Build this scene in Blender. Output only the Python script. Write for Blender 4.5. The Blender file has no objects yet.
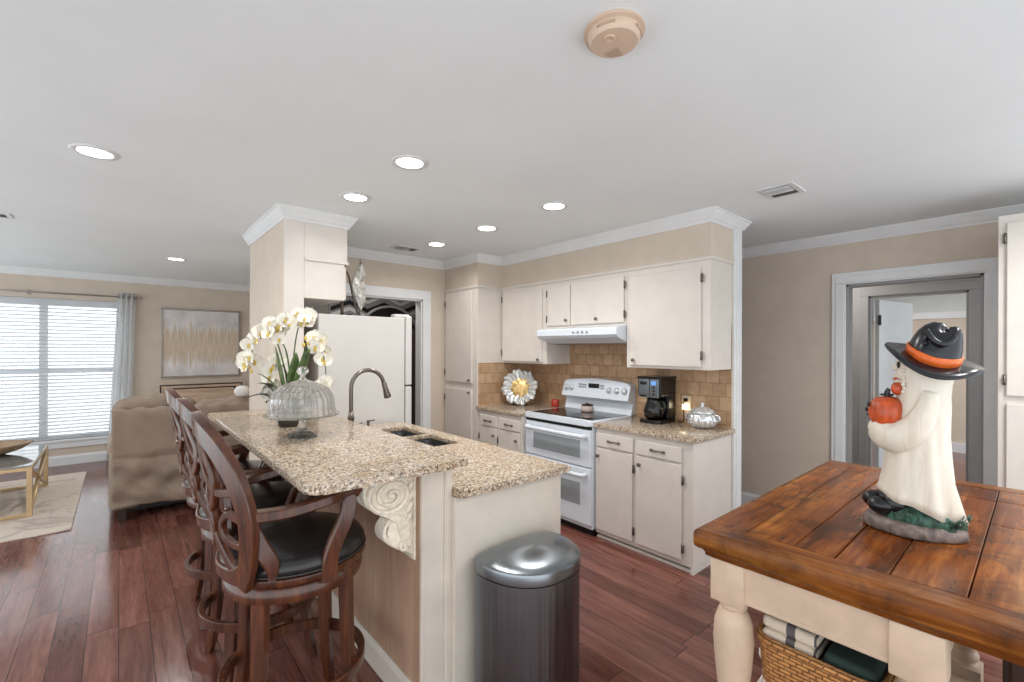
import bpy, bmesh, math, random
from mathutils import Vector, Matrix
from math import sin, cos, pi, radians as R

random.seed(7)
S = bpy.context.scene
C = S.collection

# ------------------------------------------------------------------ camera, world, exposure
YAW, ROLL, EYE = 0.860, 0.00373, 1.5
fw = Vector((cos(YAW), sin(YAW), 0)); rt = Vector((sin(YAW), -cos(YAW), 0)); up = Vector((0, 0, 1))
r2 = rt * cos(ROLL) + up * sin(ROLL); u2 = up * cos(ROLL) - rt * sin(ROLL)
cd = bpy.data.cameras.new('camera'); cam = bpy.data.objects.new('camera', cd); C.objects.link(cam)
cam.matrix_world = Matrix(((r2.x, u2.x, -fw.x, 0), (r2.y, u2.y, -fw.y, 0), (r2.z, u2.z, -fw.z, EYE), (0, 0, 0, 1)))
cd.sensor_width = 36; cd.lens = 455.46 / 1024 * 36; cd.shift_y = (349.41 - 341) / 1024
cd.clip_start = 0.02; cd.clip_end = 200
S.camera = cam
wd = bpy.data.worlds.new('daylight'); S.world = wd; wd.use_nodes = True
bg = wd.node_tree.nodes['Background']; bg.inputs[0].default_value = (0.92, 0.965, 1.0, 1); bg.inputs[1].default_value = 1.95
S.view_settings.view_transform = 'Standard'; S.view_settings.look = 'None'
S.view_settings.exposure = 0.06; S.view_settings.gamma = 1; S.view_settings.use_curve_mapping = False
CEIL = 2.48
CANS = [(1.15, 2.165), (1.15, 2.89), (2.243, 2.171), (2.243, 2.922), (2.235, 3.68), (-0.097, 3.09), (0.467, 6.2), (2.243, -0.45), (3.3, -0.45)]  # last two are unseen cans added to brighten the right-hand side

# ------------------------------------------------------------------ materials
def lin(c):
    return tuple(((v / 255) / 12.92 if v <= 10 else (((v / 255) + 0.055) / 1.055) ** 2.4) for v in c) + (1,)
class NT:
    def __init__(s, name):
        s.m = bpy.data.materials.new(name); s.m.use_nodes = True; s.t = s.m.node_tree
        s.b = s.t.nodes['Principled BSDF']
    def n(s, typ, **kw):
        nd = s.t.nodes.new(typ)
        for k, v in kw.items(): setattr(nd, k, v)
        return nd
    def put(s, sock, v):
        if isinstance(v, bpy.types.NodeSocket): s.t.links.new(v, sock)
        else: sock.default_value = v
    def math(s, op, a, b=0.0, c=0.0):
        nd = s.n('ShaderNodeMath', operation=op); s.put(nd.inputs[0], a); s.put(nd.inputs[1], b); s.put(nd.inputs[2], c); return nd.outputs[0]
    def coords(s): return s.n('ShaderNodeTexCoord').outputs['Object']
    def sep(s, v):
        nd = s.n('ShaderNodeSeparateXYZ'); s.put(nd.inputs[0], v); return nd.outputs
    def comb(s, x=0.0, y=0.0, z=0.0):
        nd = s.n('ShaderNodeCombineXYZ'); s.put(nd.inputs[0], x); s.put(nd.inputs[1], y); s.put(nd.inputs[2], z); return nd.outputs[0]
    def noise(s, vec, scale, detail=4, rough=0.55, dist=0.0):
        nd = s.n('ShaderNodeTexNoise'); s.put(nd.inputs['Vector'], vec); nd.inputs['Scale'].default_value = scale
        nd.inputs['Detail'].default_value = detail; nd.inputs['Roughness'].default_value = rough; nd.inputs['Distortion'].default_value = dist
        return nd.outputs[0]
    def ramp(s, fac, stops, const=False):
        nd = s.n('ShaderNodeValToRGB'); s.put(nd.inputs[0], fac); e = nd.color_ramp.elements
        if const: nd.color_ramp.interpolation = 'CONSTANT'
        while len(e) < len(stops): e.new(0.5)
        for el, (p, c) in zip(e, stops):
            el.position = p; el.color = lin(c) if len(c) == 3 else c
        return nd.outputs[0]
    def mix(s, fac, a, b, mode='MIX'):
        nd = s.n('ShaderNodeMix', data_type='RGBA', blend_type=mode); s.put(nd.inputs[0], fac)
        s.put(nd.inputs[6], lin(a) if isinstance(a, tuple) and len(a) == 3 else a)
        s.put(nd.inputs[7], lin(b) if isinstance(b, tuple) and len(b) == 3 else b); return nd.outputs[2]
    def base(s, v): s.put(s.b.inputs['Base Color'], lin(v) if isinstance(v, tuple) and len(v) == 3 else v); return s
    def set(s, **k):
        for kk, v in k.items(): s.put(s.b.inputs[kk.replace('_', ' ')], v)
        return s
    def bump(s, h, strength=0.3, dist=0.01):
        nd = s.n('ShaderNodeBump'); nd.inputs['Strength'].default_value = strength; nd.inputs['Distance'].default_value = dist
        s.put(nd.inputs['Height'], h); s.t.links.new(nd.outputs[0], s.b.inputs['Normal']); return s
    def vscale(s, v, sc):
        nd = s.n('ShaderNodeMapping'); s.put(nd.inputs[0], v); nd.inputs['Scale'].default_value = sc; return nd.outputs[0]

def plain(name, col, rough=0.5, metal=0.0, var=0.05, nscale=6.0, bumps=0.0, bscale=200, spec=0.5, **kw):
    t = NT(name); co = t.coords(); n = t.noise(co, nscale)
    lo = tuple(max(0, c * (1 - var)) for c in col); hi = tuple(min(255, c * (1 + var)) for c in col)
    t.base(t.ramp(n, [(0.3, lo), (0.7, hi)])); t.set(Roughness=rough, Metallic=metal, **kw)
    t.b.inputs['Specular IOR Level'].default_value = spec
    if bumps: t.bump(t.noise(co, bscale, 3), bumps, 0.003)
    return t.m
def wood(name, dark, mid, light, axis=0, rough=0.35, scale=1.0, island=False, coat=0.0, stain=0.0, bumpy=0.12, spec=0.5):
    t = NT(name); co = t.coords(); sc = [14 * scale] * 3; sc[axis] = 1.3 * scale
    v = t.vscale(co, tuple(sc)); n = t.noise(v, 1.6, 6, 0.6, 0.6); n2 = t.noise(v, 9, 3, 0.6)
    f = t.math('ADD', t.math('MULTIPLY', n, 0.75), t.math('MULTIPLY', n2, 0.25))
    c = t.ramp(f, [(0.32, dark), (0.5, mid), (0.68, light)])
    if island:
        ri = t.n('ShaderNodeNewGeometry').outputs['Random Per Island']
        c = t.mix(1.0, c, t.ramp(ri, [(0, (178, 150, 122)), (0.35, (222, 196, 166)), (0.7, (240, 224, 204)), (1, (255, 245, 235))]), 'MULTIPLY')
    if stain:
        c = t.mix(t.ramp(t.noise(t.vscale(co, (5, 5, 5)), 1.2, 5, 0.65, 1.0), [(0.46, (0, 0, 0)), (0.72, (235, 235, 235))]), c, t.mix(stain, c, tuple(x * 0.3 for x in dark)))
        c = t.mix(t.ramp(t.noise(v, 2.3, 6, 0.7, 1.5), [(0.56, (0, 0, 0)), (0.82, (150, 150, 150))]), c, (196, 160, 110))
    t.base(c); t.set(Roughness=rough, Coat_Weight=coat, Coat_Roughness=0.15, Specular_IOR_Level=spec); t.bump(f, bumpy, 0.002)
    return t.m
def glassy(name, col=(1, 1, 1, 1), rough=0.02, thin=0.0, tw=1.0):
    t = NT(name); n = t.noise(t.coords(), 30, 2)
    t.set(Transmission_Weight=tw, IOR=1.5, Roughness=rough); t.base(t.mix(n, col, col))
    if thin:
        tr = t.n('ShaderNodeBsdfTransparent'); mx = t.n('ShaderNodeMixShader'); mx.inputs[0].default_value = thin
        t.t.links.new(t.b.outputs[0], mx.inputs[1]); t.t.links.new(tr.outputs[0], mx.inputs[2])
        t.t.links.new(mx.outputs[0], t.t.nodes['Material Output'].inputs[0])
    return t.m
def emit(name, col, strength):
    t = NT(name); n = t.noise(t.coords(), 5); t.base((20, 20, 20))
    t.put(t.b.inputs['Emission Color'], t.mix(n, col, col)); t.set(Emission_Strength=strength); return t.m

def translucent(name, col, amt):
    t = NT(name); n = t.noise(t.coords(), 8); t.base(t.mix(n, col, tuple(c * 0.97 for c in col))); t.set(Roughness=0.6)
    tl = t.n('ShaderNodeBsdfTranslucent'); tl.inputs[0].default_value = lin(col); mx = t.n('ShaderNodeMixShader'); mx.inputs[0].default_value = amt
    t.t.links.new(t.b.outputs[0], mx.inputs[1]); t.t.links.new(tl.outputs[0], mx.inputs[2]); t.t.links.new(mx.outputs[0], t.t.nodes['Material Output'].inputs[0]); return t.m
def antiqued(name, col, wash):
    t = NT(name); co = t.coords(); n = t.noise(t.vscale(co, (24, 24, 4)), 1.0, 4, 0.6, 0.6)
    t.base(t.mix(t.ramp(n, [(0.48, (0, 0, 0)), (0.7, (190, 190, 190))]), col, wash)); t.set(Roughness=0.3); return t.m
def floor_mat():
    t = NT('hand_scraped_wood_planks'); x, y, z = t.sep(t.coords())
    w, L = 0.128, 1.25
    row = t.math('FLOOR', t.math('DIVIDE', x, w))
    wn = t.n('ShaderNodeTexWhiteNoise', noise_dimensions='1D'); t.put(wn.inputs['W'], row)
    yy = t.math('ADD', y, t.math('MULTIPLY', wn.outputs[0], 3.1))
    col = t.math('FLOOR', t.math('DIVIDE', yy, L))
    w2 = t.n('ShaderNodeTexWhiteNoise', noise_dimensions='2D'); t.put(w2.inputs['Vector'], t.comb(row, col))
    rid = w2.outputs[0]
    gv = t.comb(t.math('MULTIPLY', x, 16), t.math('MULTIPLY', y, 1.6), t.math('MULTIPLY', rid, 37))
    g1 = t.noise(gv, 1.0, 6, 0.62, 0.8); g2 = t.noise(gv, 5.0, 4, 0.6, 0.3)
    f = t.math('ADD', t.math('MULTIPLY', g1, 0.7), t.math('MULTIPLY', g2, 0.3))
    c = t.ramp(f, [(0.28, (80, 46, 40)), (0.45, (122, 76, 66)), (0.6, (143, 96, 84)), (0.75, (164, 118, 104))])
    c = t.mix(1.0, c, t.ramp(rid, [(0, (190, 178, 175)), (0.5, (228, 222, 220)), (1, (255, 255, 255))]), 'MULTIPLY')
    fx = t.math('FRACT', t.math('DIVIDE', x, w)); fy = t.math('FRACT', t.math('DIVIDE', yy, L))
    gx = t.math('LESS_THAN', t.math('ABSOLUTE', t.math('SUBTRACT', fx, 0.5)), 0.487)
    gy = t.math('LESS_THAN', t.math('ABSOLUTE', t.math('SUBTRACT', fy, 0.5)), 0.4985)
    gm = t.math('MULTIPLY', gx, gy)
    t.base(t.mix(gm, (40, 22, 20), c))
    wav = t.noise(t.comb(t.math('MULTIPLY', x, 8), t.math('MULTIPLY', y, 5), rid), 1.0, 2)
    t.bump(t.math('ADD', t.math('MULTIPLY', gm, 0.6), t.math('ADD', t.math('MULTIPLY', wav, 0.5), t.math('MULTIPLY', f, 0.3))), 0.25, 0.004)
    t.set(Roughness=t.ramp(g2, [(0.3, (96, 96, 96)), (0.7, (130, 130, 130))])); return t.m
def granite_mat():
    t = NT('speckled_gold_granite'); co = t.coords()
    v = t.n('ShaderNodeTexVoronoi'); t.put(v.inputs['Vector'], co); v.inputs['Scale'].default_value = 150
    hs = t.sep(v.outputs['Color'])
    c = t.ramp(hs[0], [(0.0, (74, 62, 54)), (0.10, (126, 102, 82)), (0.24, (162, 138, 114)), (0.46, (188, 168, 144)), (0.66, (206, 190, 168)), (0.88, (222, 212, 197)), (0.96, (150, 144, 138))])
    n = t.noise(co, 14, 5, 0.7); c = t.mix(t.ramp(n, [(0.48, (0, 0, 0)), (0.66, (170, 170, 170))]), c, (178, 142, 96))
    n2 = t.noise(co, 95, 3, 0.6); c = t.mix(t.ramp(n2, [(0.57, (0, 0, 0)), (0.64, (235, 235, 235))]), c, (72, 56, 48))
    n3 = t.noise(co, 45, 3, 0.6); c = t.mix(t.ramp(n3, [(0.60, (0, 0, 0)), (0.68, (220, 220, 220))]), c, (238, 230, 214))
    t.base(c); t.set(Roughness=0.18); return t.m
def tile_mat():
    t = NT('tumbled_travertine_tile'); x, y, z = t.sep(t.coords())
    b = t.n('ShaderNodeTexBrick'); t.put(b.inputs['Vector'], t.comb(t.math('ADD', x, y), z, 0.0)); b.inputs['Scale'].default_value = 1
    b.inputs['Brick Width'].default_value = 0.104; b.inputs['Row Height'].default_value = 0.104; b.inputs['Mortar Size'].default_value = 0.0045
    b.inputs['Mortar Smooth'].default_value = 0.6; b.inputs['Color1'].default_value = lin((206, 174, 140)); b.inputs['Color2'].default_value = lin((172, 136, 104)); b.inputs['Mortar'].default_value = lin((148, 116, 88)); b.inputs['Bias'].default_value = 0.0
    n = t.noise(t.coords(), 22, 5, 0.6)
    t.base(t.mix(0.3, b.outputs[0], t.ramp(n, [(0.3, (150, 112, 84)), (0.5, (190, 156, 122)), (0.7, (216, 188, 156))])))
    t.bump(t.math('SUBTRACT', t.math('MULTIPLY', n, 0.25), b.outputs[1]), 0.5, 0.010); t.set(Roughness=0.5); return t.m
def painting_mat():
    t = NT('abstract_gold_drip_canvas'); x, y, z = t.sep(t.coords())   # origin at the canvas centre
    nx = t.noise(t.comb(t.math('MULTIPLY', x, 26), 0.0, 3.0), 1.0, 4, 0.7); n2 = t.noise(t.comb(t.math('MULTIPLY', x, 60), 0.0, t.math('MULTIPLY', z, 4)), 1.0, 4, 0.7)
    ht = t.math('ADD', -0.30, t.math('MULTIPLY', nx, 1.15)); d = t.math('SUBTRACT', ht, t.math('ABSOLUTE', t.math('ADD', z, 0.03)))
    m = t.ramp(t.math('MULTIPLY', t.math('MULTIPLY', d, 5), t.math('ADD', n2, 0.35)), [(0.02, (0, 0, 0)), (0.35, (235, 235, 235))])
    bgc = t.ramp(t.noise(t.coords(), 5, 4), [(0.35, (204, 198, 195)), (0.65, (230, 225, 223))])
    gold = t.ramp(n2, [(0.3, (182, 156, 122)), (0.55, (208, 188, 160)), (0.75, (232, 220, 204))])
    t.base(t.mix(m, bgc, gold)); t.set(Roughness=0.6); t.bump(n2, 0.3, 0.005); return t.m
def rug_mat():
    t = NT('faded_ivory_rug'); co = t.coords(); n = t.noise(co, 2.4, 6, 0.65, 1.2); n2 = t.noise(co, 260, 2)
    t.base(t.mix(0.2, t.ramp(n, [(0.35, (208, 192, 178)), (0.52, (218, 204, 191)), (0.6, (172, 160, 154)), (0.7, (206, 188, 172))]), t.ramp(n2, [(0.3, (150, 140, 125)), (0.7, (235, 225, 210))])))
    t.set(Roughness=0.95); t.bump(n2, 0.5, 0.004); return t.m
def wicker_mat():
    t = NT('woven_seagrass'); x, y, z = t.sep(t.coords())
    b = t.n('ShaderNodeTexBrick'); t.put(b.inputs['Vector'], t.comb(t.math('ADD', x, y), z, 0.0)); b.inputs['Scale'].default_value = 1
    b.inputs['Brick Width'].default_value = 0.034; b.inputs['Row Height'].default_value = 0.0125; b.inputs['Mortar Size'].default_value = 0.0028; b.inputs['Mortar Smooth'].default_value = 1.0
    b.inputs['Color1'].default_value = lin((214, 148, 82)); b.inputs['Color2'].default_value = lin((178, 112, 58)); b.inputs['Mortar'].default_value = lin((104, 60, 30))
    t.base(t.mix(0.3, b.outputs[0], t.ramp(t.noise(t.coords(), 60, 4), [(0.3, (120, 72, 36)), (0.7, (224, 176, 112))])))
    t.bump(t.math('SUBTRACT', 1.0, b.outputs[1]), 0.8, 0.008); t.set(Roughness=0.7); return t.m
def plaid_mat():
    t = NT('cream_plaid_blanket'); x, y, z = t.sep(t.coords())
    def stripe(v, p, w): return t.math('LESS_THAN', t.math('FRACT', t.math('DIVIDE', v, p)), w)
    m = t.math('MAXIMUM', stripe(y, 0.075, 0.07), stripe(t.math('ADD', y, 0.02), 0.15, 0.16))
    c = t.mix(m, (222, 206, 186), (98, 92, 92)); t.base(c); t.set(Roughness=0.95); t.bump(t.noise(t.coords(), 300, 2), 0.4, 0.003); return t.m
def brushed(name, col, rough=0.28, axis=2, wave=0.0):
    t = NT(name); sc = [320] * 3; sc[axis] = 1.5; n = t.noise(t.vscale(t.coords(), tuple(sc)), 1.0, 3)
    t.base(t.ramp(n, [(0.3, tuple(c * 0.93 for c in col)), (0.7, tuple(min(255, c * 1.05) for c in col))])); t.set(Metallic=1.0, Roughness=rough, Anisotropic=0.6)
    if wave: sv = [9.0] * 3; sv[axis] = 0.10; t.bump(t.noise(t.vscale(t.coords(), tuple(sv)), 1.6, 3, 0.5), wave, 0.02)
    return t.m

M = dict(
    floor=floor_mat(), granite=granite_mat(), tile=tile_mat(), canvas=painting_mat(), rug=rug_mat(), wicker=wicker_mat(), plaid=plaid_mat(),
    wall=plain('beige_wall_paint', (207, 194, 179), 0.85, var=0.02, bumps=0.1, bscale=120),
    ceil=plain('ceiling_white_paint', (231, 236, 238), 0.9, var=0.012, nscale=1.5, bumps=0.12, bscale=90),
    trim=plain('white_trim_paint', (225, 227, 228), 0.4, var=0.015),
    cab=plain('cream_cabinet_paint', (217, 210, 202), 0.38, var=0.02),
    islandp=plain('island_cream_paint', (210, 200, 187), 0.5, var=0.035, nscale=5), barshade=wood('shade_tan_panel', (160, 126, 104), (178, 144, 120), (192, 160, 136), 2, 0.5),  # warm shading of the bar's stool side is put into the panel's tan
    antique=plain('antiqued_cream_plaster', (232, 222, 204), 0.5, var=0.08, nscale=40, bumps=0.3, bscale=80),
    enamel=plain('white_enamel', (220, 227, 236), 0.18, var=0.01),
    fridge=plain('fridge_white_steel', (204, 201, 197), 0.35, var=0.01, bumps=0.05, bscale=400),
    dglass=plain('oven_window_grey_glass', (150, 158, 162), 0.08, var=0.03),
    cooktop=plain('black_ceramic_cooktop', (16, 18, 22), 0.05, var=0.05),
    dark=plain('matte_black', (16, 15, 15), 0.5, var=0.1),
    black=plain('glossy_black_plastic', (14, 14, 16), 0.2, var=0.1),
    bronze=plain('dark_bronze_metal', (88, 78, 70), 0.35, 0.85, var=0.08),
    nickel=plain('brushed_nickel_faucet', (118, 110, 103), 0.28, 0.95, var=0.05),
    pewter=plain('aged_pewter_hardware', (120, 112, 104), 0.35, 0.9, var=0.1),
    steel=brushed('brushed_stainless', (136, 143, 149), 0.3, 2, 0.8), lid=brushed('satin_stainless', (142, 149, 155), 0.26, 0),
    sink=plain('satin_steel_sink', (120, 122, 124), 0.3, 0.9, var=0.05),
    stool=wood('walnut_stain', (48, 24, 14), (78, 42, 26), (106, 59, 34), 2, 0.24, coat=0.3, bumpy=0.03),
    leather=plain('black_leather', (36, 33, 33), 0.22, var=0.15, nscale=12, bumps=0.15, bscale=220),
    table=wood('rustic_plank_top', (66, 34, 13), (138, 80, 33), (190, 130, 64), 0, 0.25, 0.55, True, 0.0, 0.8, spec=0.22),
    tborder=wood('rustic_border_board', (70, 34, 12), (122, 68, 25), (164, 104, 46), 1, 0.25, 0.7, False, 0.0, 0.8, spec=0.22),
    tpaint=plain('distressed_cream_paint', (206, 181, 157), 0.5, var=0.06, nscale=9),
    fabric=plain('taupe_slipcover', (142, 123, 107), 0.65, var=0.07, nscale=4, bumps=0.25, bscale=260),
    grey=plain('grey_door_paint', (204, 207, 209), 0.45, var=0.02),
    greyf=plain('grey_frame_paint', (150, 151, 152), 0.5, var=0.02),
    upperwall=plain('pale_sage_paint', (212, 217, 214), 0.85, var=0.02),
    gold=plain('brushed_gold_frame', (200, 172, 132), 0.35, 0.5, var=0.06),
    champagne=plain('champagne_frame', (168, 160, 152), 0.35, 0.6, var=0.05),
    oak=wood('pale_oak', (168, 142, 120), (196, 170, 148), (214, 192, 170), 0, 0.45),
    bowl=wood('weathered_bowl_wood', (112, 88, 66), (152, 126, 100), (190, 166, 138), 0, 0.6),
    dwood=wood('dark_furniture_wood', (28, 16, 12), (48, 28, 20), (70, 42, 30), 2, 0.35),
    bwood=wood('warm_brown_wood', (110, 64, 34), (146, 90, 50), (172, 112, 66), 1, 0.45),
    blind=translucent('white_blind_slat', (240, 242, 244), 0.6),
    cloth=translucent('sheer_grey_curtain', (242, 243, 243), 0.75),
    white=plain('white_cotton', (232, 230, 226), 0.9, var=0.03, bumps=0.3, bscale=150),
    ghost=antiqued('glazed_ghost_white', (224, 215, 200), (196, 172, 148)),
    hat=plain('blue_black_hat', (20, 22, 29), 0.22, var=0.5, nscale=18),
    orange=plain('orange_paint', (226, 106, 40), 0.35, var=0.1, nscale=30),
    pumpkin=plain('pumpkin_orange', (188, 80, 40), 0.3, var=0.2, nscale=22),
    moss=plain('painted_moss_green', (52, 82, 70), 0.5, var=0.45, nscale=45, bumps=0.6, bscale=70),
    stone=plain('painted_stone', (112, 98, 92), 0.5, var=0.3, nscale=40, bumps=0.5, bscale=60),
    boot=plain('black_boot_glaze', (24, 24, 28), 0.2, var=0.2),
    glass=glassy('cut_crystal', (0.98, 0.99, 1, 1), 0.01, 0.22, 0.97), pane=glassy('window_glass', (1, 1, 1, 1), 0.0, 0.6),
    silverglass=plain('mercury_glass', (212, 214, 214), 0.16, 0.55, var=0.12, nscale=50),
    amber=plain('gold_lustre_glass', (206, 176, 118), 0.2, 0.4, var=0.2, nscale=30),
    petal=plain('cream_orchid_petal', (244, 238, 226), 0.55, var=0.05, nscale=60),
    throat=plain('orchid_yellow_throat', (214, 186, 92), 0.5, var=0.1), leaf=plain('orchid_leaf_green', (78, 98, 54), 0.4, var=0.25, nscale=25),
    dleaf=plain('dark_leaf_green', (38, 50, 40), 0.35, var=0.25, nscale=25), pot=plain('dark_planter', (60, 56, 52), 0.5),
    almond=plain('aged_almond_plastic', (206, 182, 160), 0.5, var=0.02), almondd=plain('almond_vent_plastic', (178, 154, 134), 0.6),
    vent=plain('white_vent_enamel', (214, 215, 215), 0.45), ventd=plain('vent_slot_grey', (78, 76, 76), 0.7),
    lamp=emit('lit_lamp_diffuser', (1, 0.97, 0.92, 1), 14.0), glow=emit('night_light_glow', (1, 0.85, 0.6, 1), 6.0),
    disp=emit('blue_lit_display', (0.2, 0.45, 1, 1), 0.9), red=plain('red_candle_glass', (178, 62, 46), 0.3),
    beigec=plain('pale_rose_ceramic', (206, 186, 176), 0.4), plate=plain('ivory_switch_plate', (222, 200, 170), 0.5),
    knob=plain('chrome_knob', (222, 226, 230), 0.25, 0.35), knobr=plain('grey_dial_ring', (150, 156, 166), 0.3),
    zig=plain('grey_tapestry', (150, 150, 152), 0.9), zigd=plain('black_chevron', (24, 24, 26), 0.8), zigw=plain('white_chevron', (222, 222, 222), 0.8),
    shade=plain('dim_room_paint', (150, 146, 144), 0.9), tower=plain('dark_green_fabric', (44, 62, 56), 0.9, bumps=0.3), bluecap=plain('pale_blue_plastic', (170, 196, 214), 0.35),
    jug=plain('white_plastic', (226, 226, 224), 0.35), jlabel=plain('grey_label_plastic', (120, 122, 126), 0.4), green=plain('pale_green_sage', (200, 205, 200), 0.7),
    silverleaf=plain('silver_leaf_metal', (190, 188, 182), 0.4, 0.5, var=0.25, nscale=30),
)

# ------------------------------------------------------------------ mesh helpers
def BM(): return bmesh.new()
def box(bm, lo, hi, bev=0.0, seg=2, mi=0):
    lo = Vector(lo); hi = Vector(hi); r = bmesh.ops.create_cube(bm, size=1.0); vs = r['verts']
    for v in vs: v.co = Vector((lo[i] + (v.co[i] + 0.5) * (hi[i] - lo[i]) for i in range(3)))
    fs = {f for v in vs for f in v.link_faces}
    for f in fs: f.material_index = mi
    if bev:
        es = list({e for v in vs for e in v.link_edges})
        bmesh.ops.bevel(bm, geom=es, offset=min(bev, min(abs(hi[i] - lo[i]) for i in range(3)) * 0.45), segments=seg, affect='EDGES', profile=0.5)
    return vs
def loop_faces(bm, rings, closed=True, cap=True, mi=0):
    n = len(rings[0])
    for a, b in zip(rings, rings[1:]):
        for i in range(n if closed else n - 1):
            j = (i + 1) % n
            f = bm.faces.new((a[i], a[j], b[j], b[i])); f.material_index = mi; f.smooth = True
    if cap and closed:
        for rg, rev in ((rings[0], True), (rings[-1], False)):
            f = bm.faces.new(list(reversed(rg)) if rev else rg); f.material_index = mi
def lathe(bm, prof, c=(0, 0, 0), n=32, flute=None, mi=0, mat=None):
    rings = []
    for r, z in prof:
        rg = []
        for i in range(n):
            a = 2 * pi * i / n; rr = r * (1 + (flute(a, z) if flute else 0))
            p = Vector((rr * cos(a), rr * sin(a), z))
            if mat: p = mat @ p
            rg.append(bm.verts.new(p + Vector(c)))
        rings.append(rg)
    loop_faces(bm, rings, True, True, mi)
def loft(bm, secs, n=28, fn=None, mi=0):
    rings = []
    for k, (c, rx, ry) in enumerate(secs):
        rg = []
        for i in range(n):
            a = 2 * pi * i / n; q = fn(a, k) if fn else 1.0
            rg.append(bm.verts.new((c[0] + rx * q * cos(a), c[1] + ry * q * sin(a), c[2])))
        rings.append(rg)
    loop_faces(bm, rings, True, True, mi)
def smoothpath(pts, per=6, closed=False):
    P = [Vector(p) for p in pts]; out = []; n = len(P)
    rng = range(n) if closed else range(n - 1)
    for i in rng:
        if closed: a, b, c, d = P[(i - 1) % n], P[i], P[(i + 1) % n], P[(i + 2) % n]
        else: a, b, c, d = P[max(i - 1, 0)], P[i], P[i + 1], P[min(i + 2, n - 1)]
        for s in range(per):
            t = s / per
            out.append(0.5 * ((2 * b) + (c - a) * t + (2 * a - 5 * b + 4 * c - d) * t * t + (3 * b - a - 3 * c + d) * t ** 3))
    if not closed: out.append(P[-1])
    return out
def sweep(bm, path, prof, upv=(0, 0, 1), closed=False, scale=None, mi=0):
    """prof: points (side, up) around the path; upv: a vector or a function of the point"""
    P = [Vector(p) for p in path]; rings = []; n = len(P)
    for i, p in enumerate(P):
        if closed: t = P[(i + 1) % n] - P[(i - 1) % n]
        else: t = P[min(i + 1, n - 1)] - P[max(i - 1, 0)]
        t.normalize(); u = Vector(upv(p) if callable(upv) else upv)
        s = t.cross(u)
        if s.length < 1e-5: s = t.orthogonal()
        s.normalize(); u = s.cross(t).normalized()
        k = scale(i / max(1, n - 1)) if scale else 1.0
        rings.append([bm.verts.new(p + s * a * k + u * b * k) for a, b in prof])
    if closed: rings.append(rings[0])
    loop_faces(bm, rings, True, not closed, mi)
def circ(r, n=10, ry=None): return [(r * cos(2 * pi * i / n), (ry or r) * sin(2 * pi * i / n)) for i in range(n)]
def rect(w, h, b=0.25):
    a, c = w / 2, h / 2; e = min(a, c) * b
    return [(a - e, -c), (a, -c + e), (a, c - e), (a - e, c), (-a + e, c), (-a, c - e), (-a, -c + e), (-a + e, -c)]
def tube(bm, path, r, n=10, scale=None, mi=0, closed=False): sweep(bm, path, circ(r, n), (0.13, 0.21, 0.97), closed, scale, mi)
def ball(bm, c, r, seg=16, mi=0, mat=None):
    rr = bmesh.ops.create_uvsphere(bm, u_segments=seg, v_segments=max(6, seg * 2 // 3), radius=1.0)
    rad = r if isinstance(r, (tuple, list)) else (r, r, r)
    for v in rr['verts']:
        p = Vector((v.co.x * rad[0], v.co.y * rad[1], v.co.z * rad[2]))
        if mat: p = mat @ p
        v.co = p + Vector(c)
    for f in {f for v in rr['verts'] for f in v.link_faces}: f.smooth = True; f.material_index = mi
    return rr['verts']
def prism(bm, poly, a, b, axis='z', bev=0.0, mi=0):
    """extrude a 2-D polygon between a and b along an axis (x: poly=(y,z); y: poly=(x,z); z: poly=(x,y))"""
    def pt(p, h): return {'x': (h, p[0], p[1]), 'y': (p[0], h, p[1]), 'z': (p[0], p[1], h)}[axis]
    lo = [bm.verts.new(pt(p, a)) for p in poly]; hi = [bm.verts.new(pt(p, b)) for p in poly]; n = len(poly)
    fs = [bm.faces.new(lo[::-1]), bm.faces.new(hi)] + [bm.faces.new((lo[i], lo[(i + 1) % n], hi[(i + 1) % n], hi[i])) for i in range(n)]
    for f in fs: f.material_index = mi
    if bev:
        es = list(fs[0].edges) + list(fs[1].edges)
        bmesh.ops.bevel(bm, geom=es, offset=bev, segments=3, affect='EDGES', profile=0.5)
def rounded(x0, y0, x1, y1, r, n=6):
    """rectangle with corner radii r=(x0y0, x1y0, x1y1, x0y1)"""
    out = []
    for (cx, cy, a0), q in zip(((x0, y0, pi), (x1, y0, 1.5 * pi), (x1, y1, 0), (x0, y1, 0.5 * pi)), r):
        if q <= 0: out.append((cx, cy)); continue
        ox = cx + q * (1 if cx == x0 else -1); oy = cy + q * (1 if cy == y0 else -1)
        for i in range(n + 1):
            a = a0 + i / n * pi / 2; out.append((ox + q * cos(a), oy + q * sin(a)))
    return out
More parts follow.
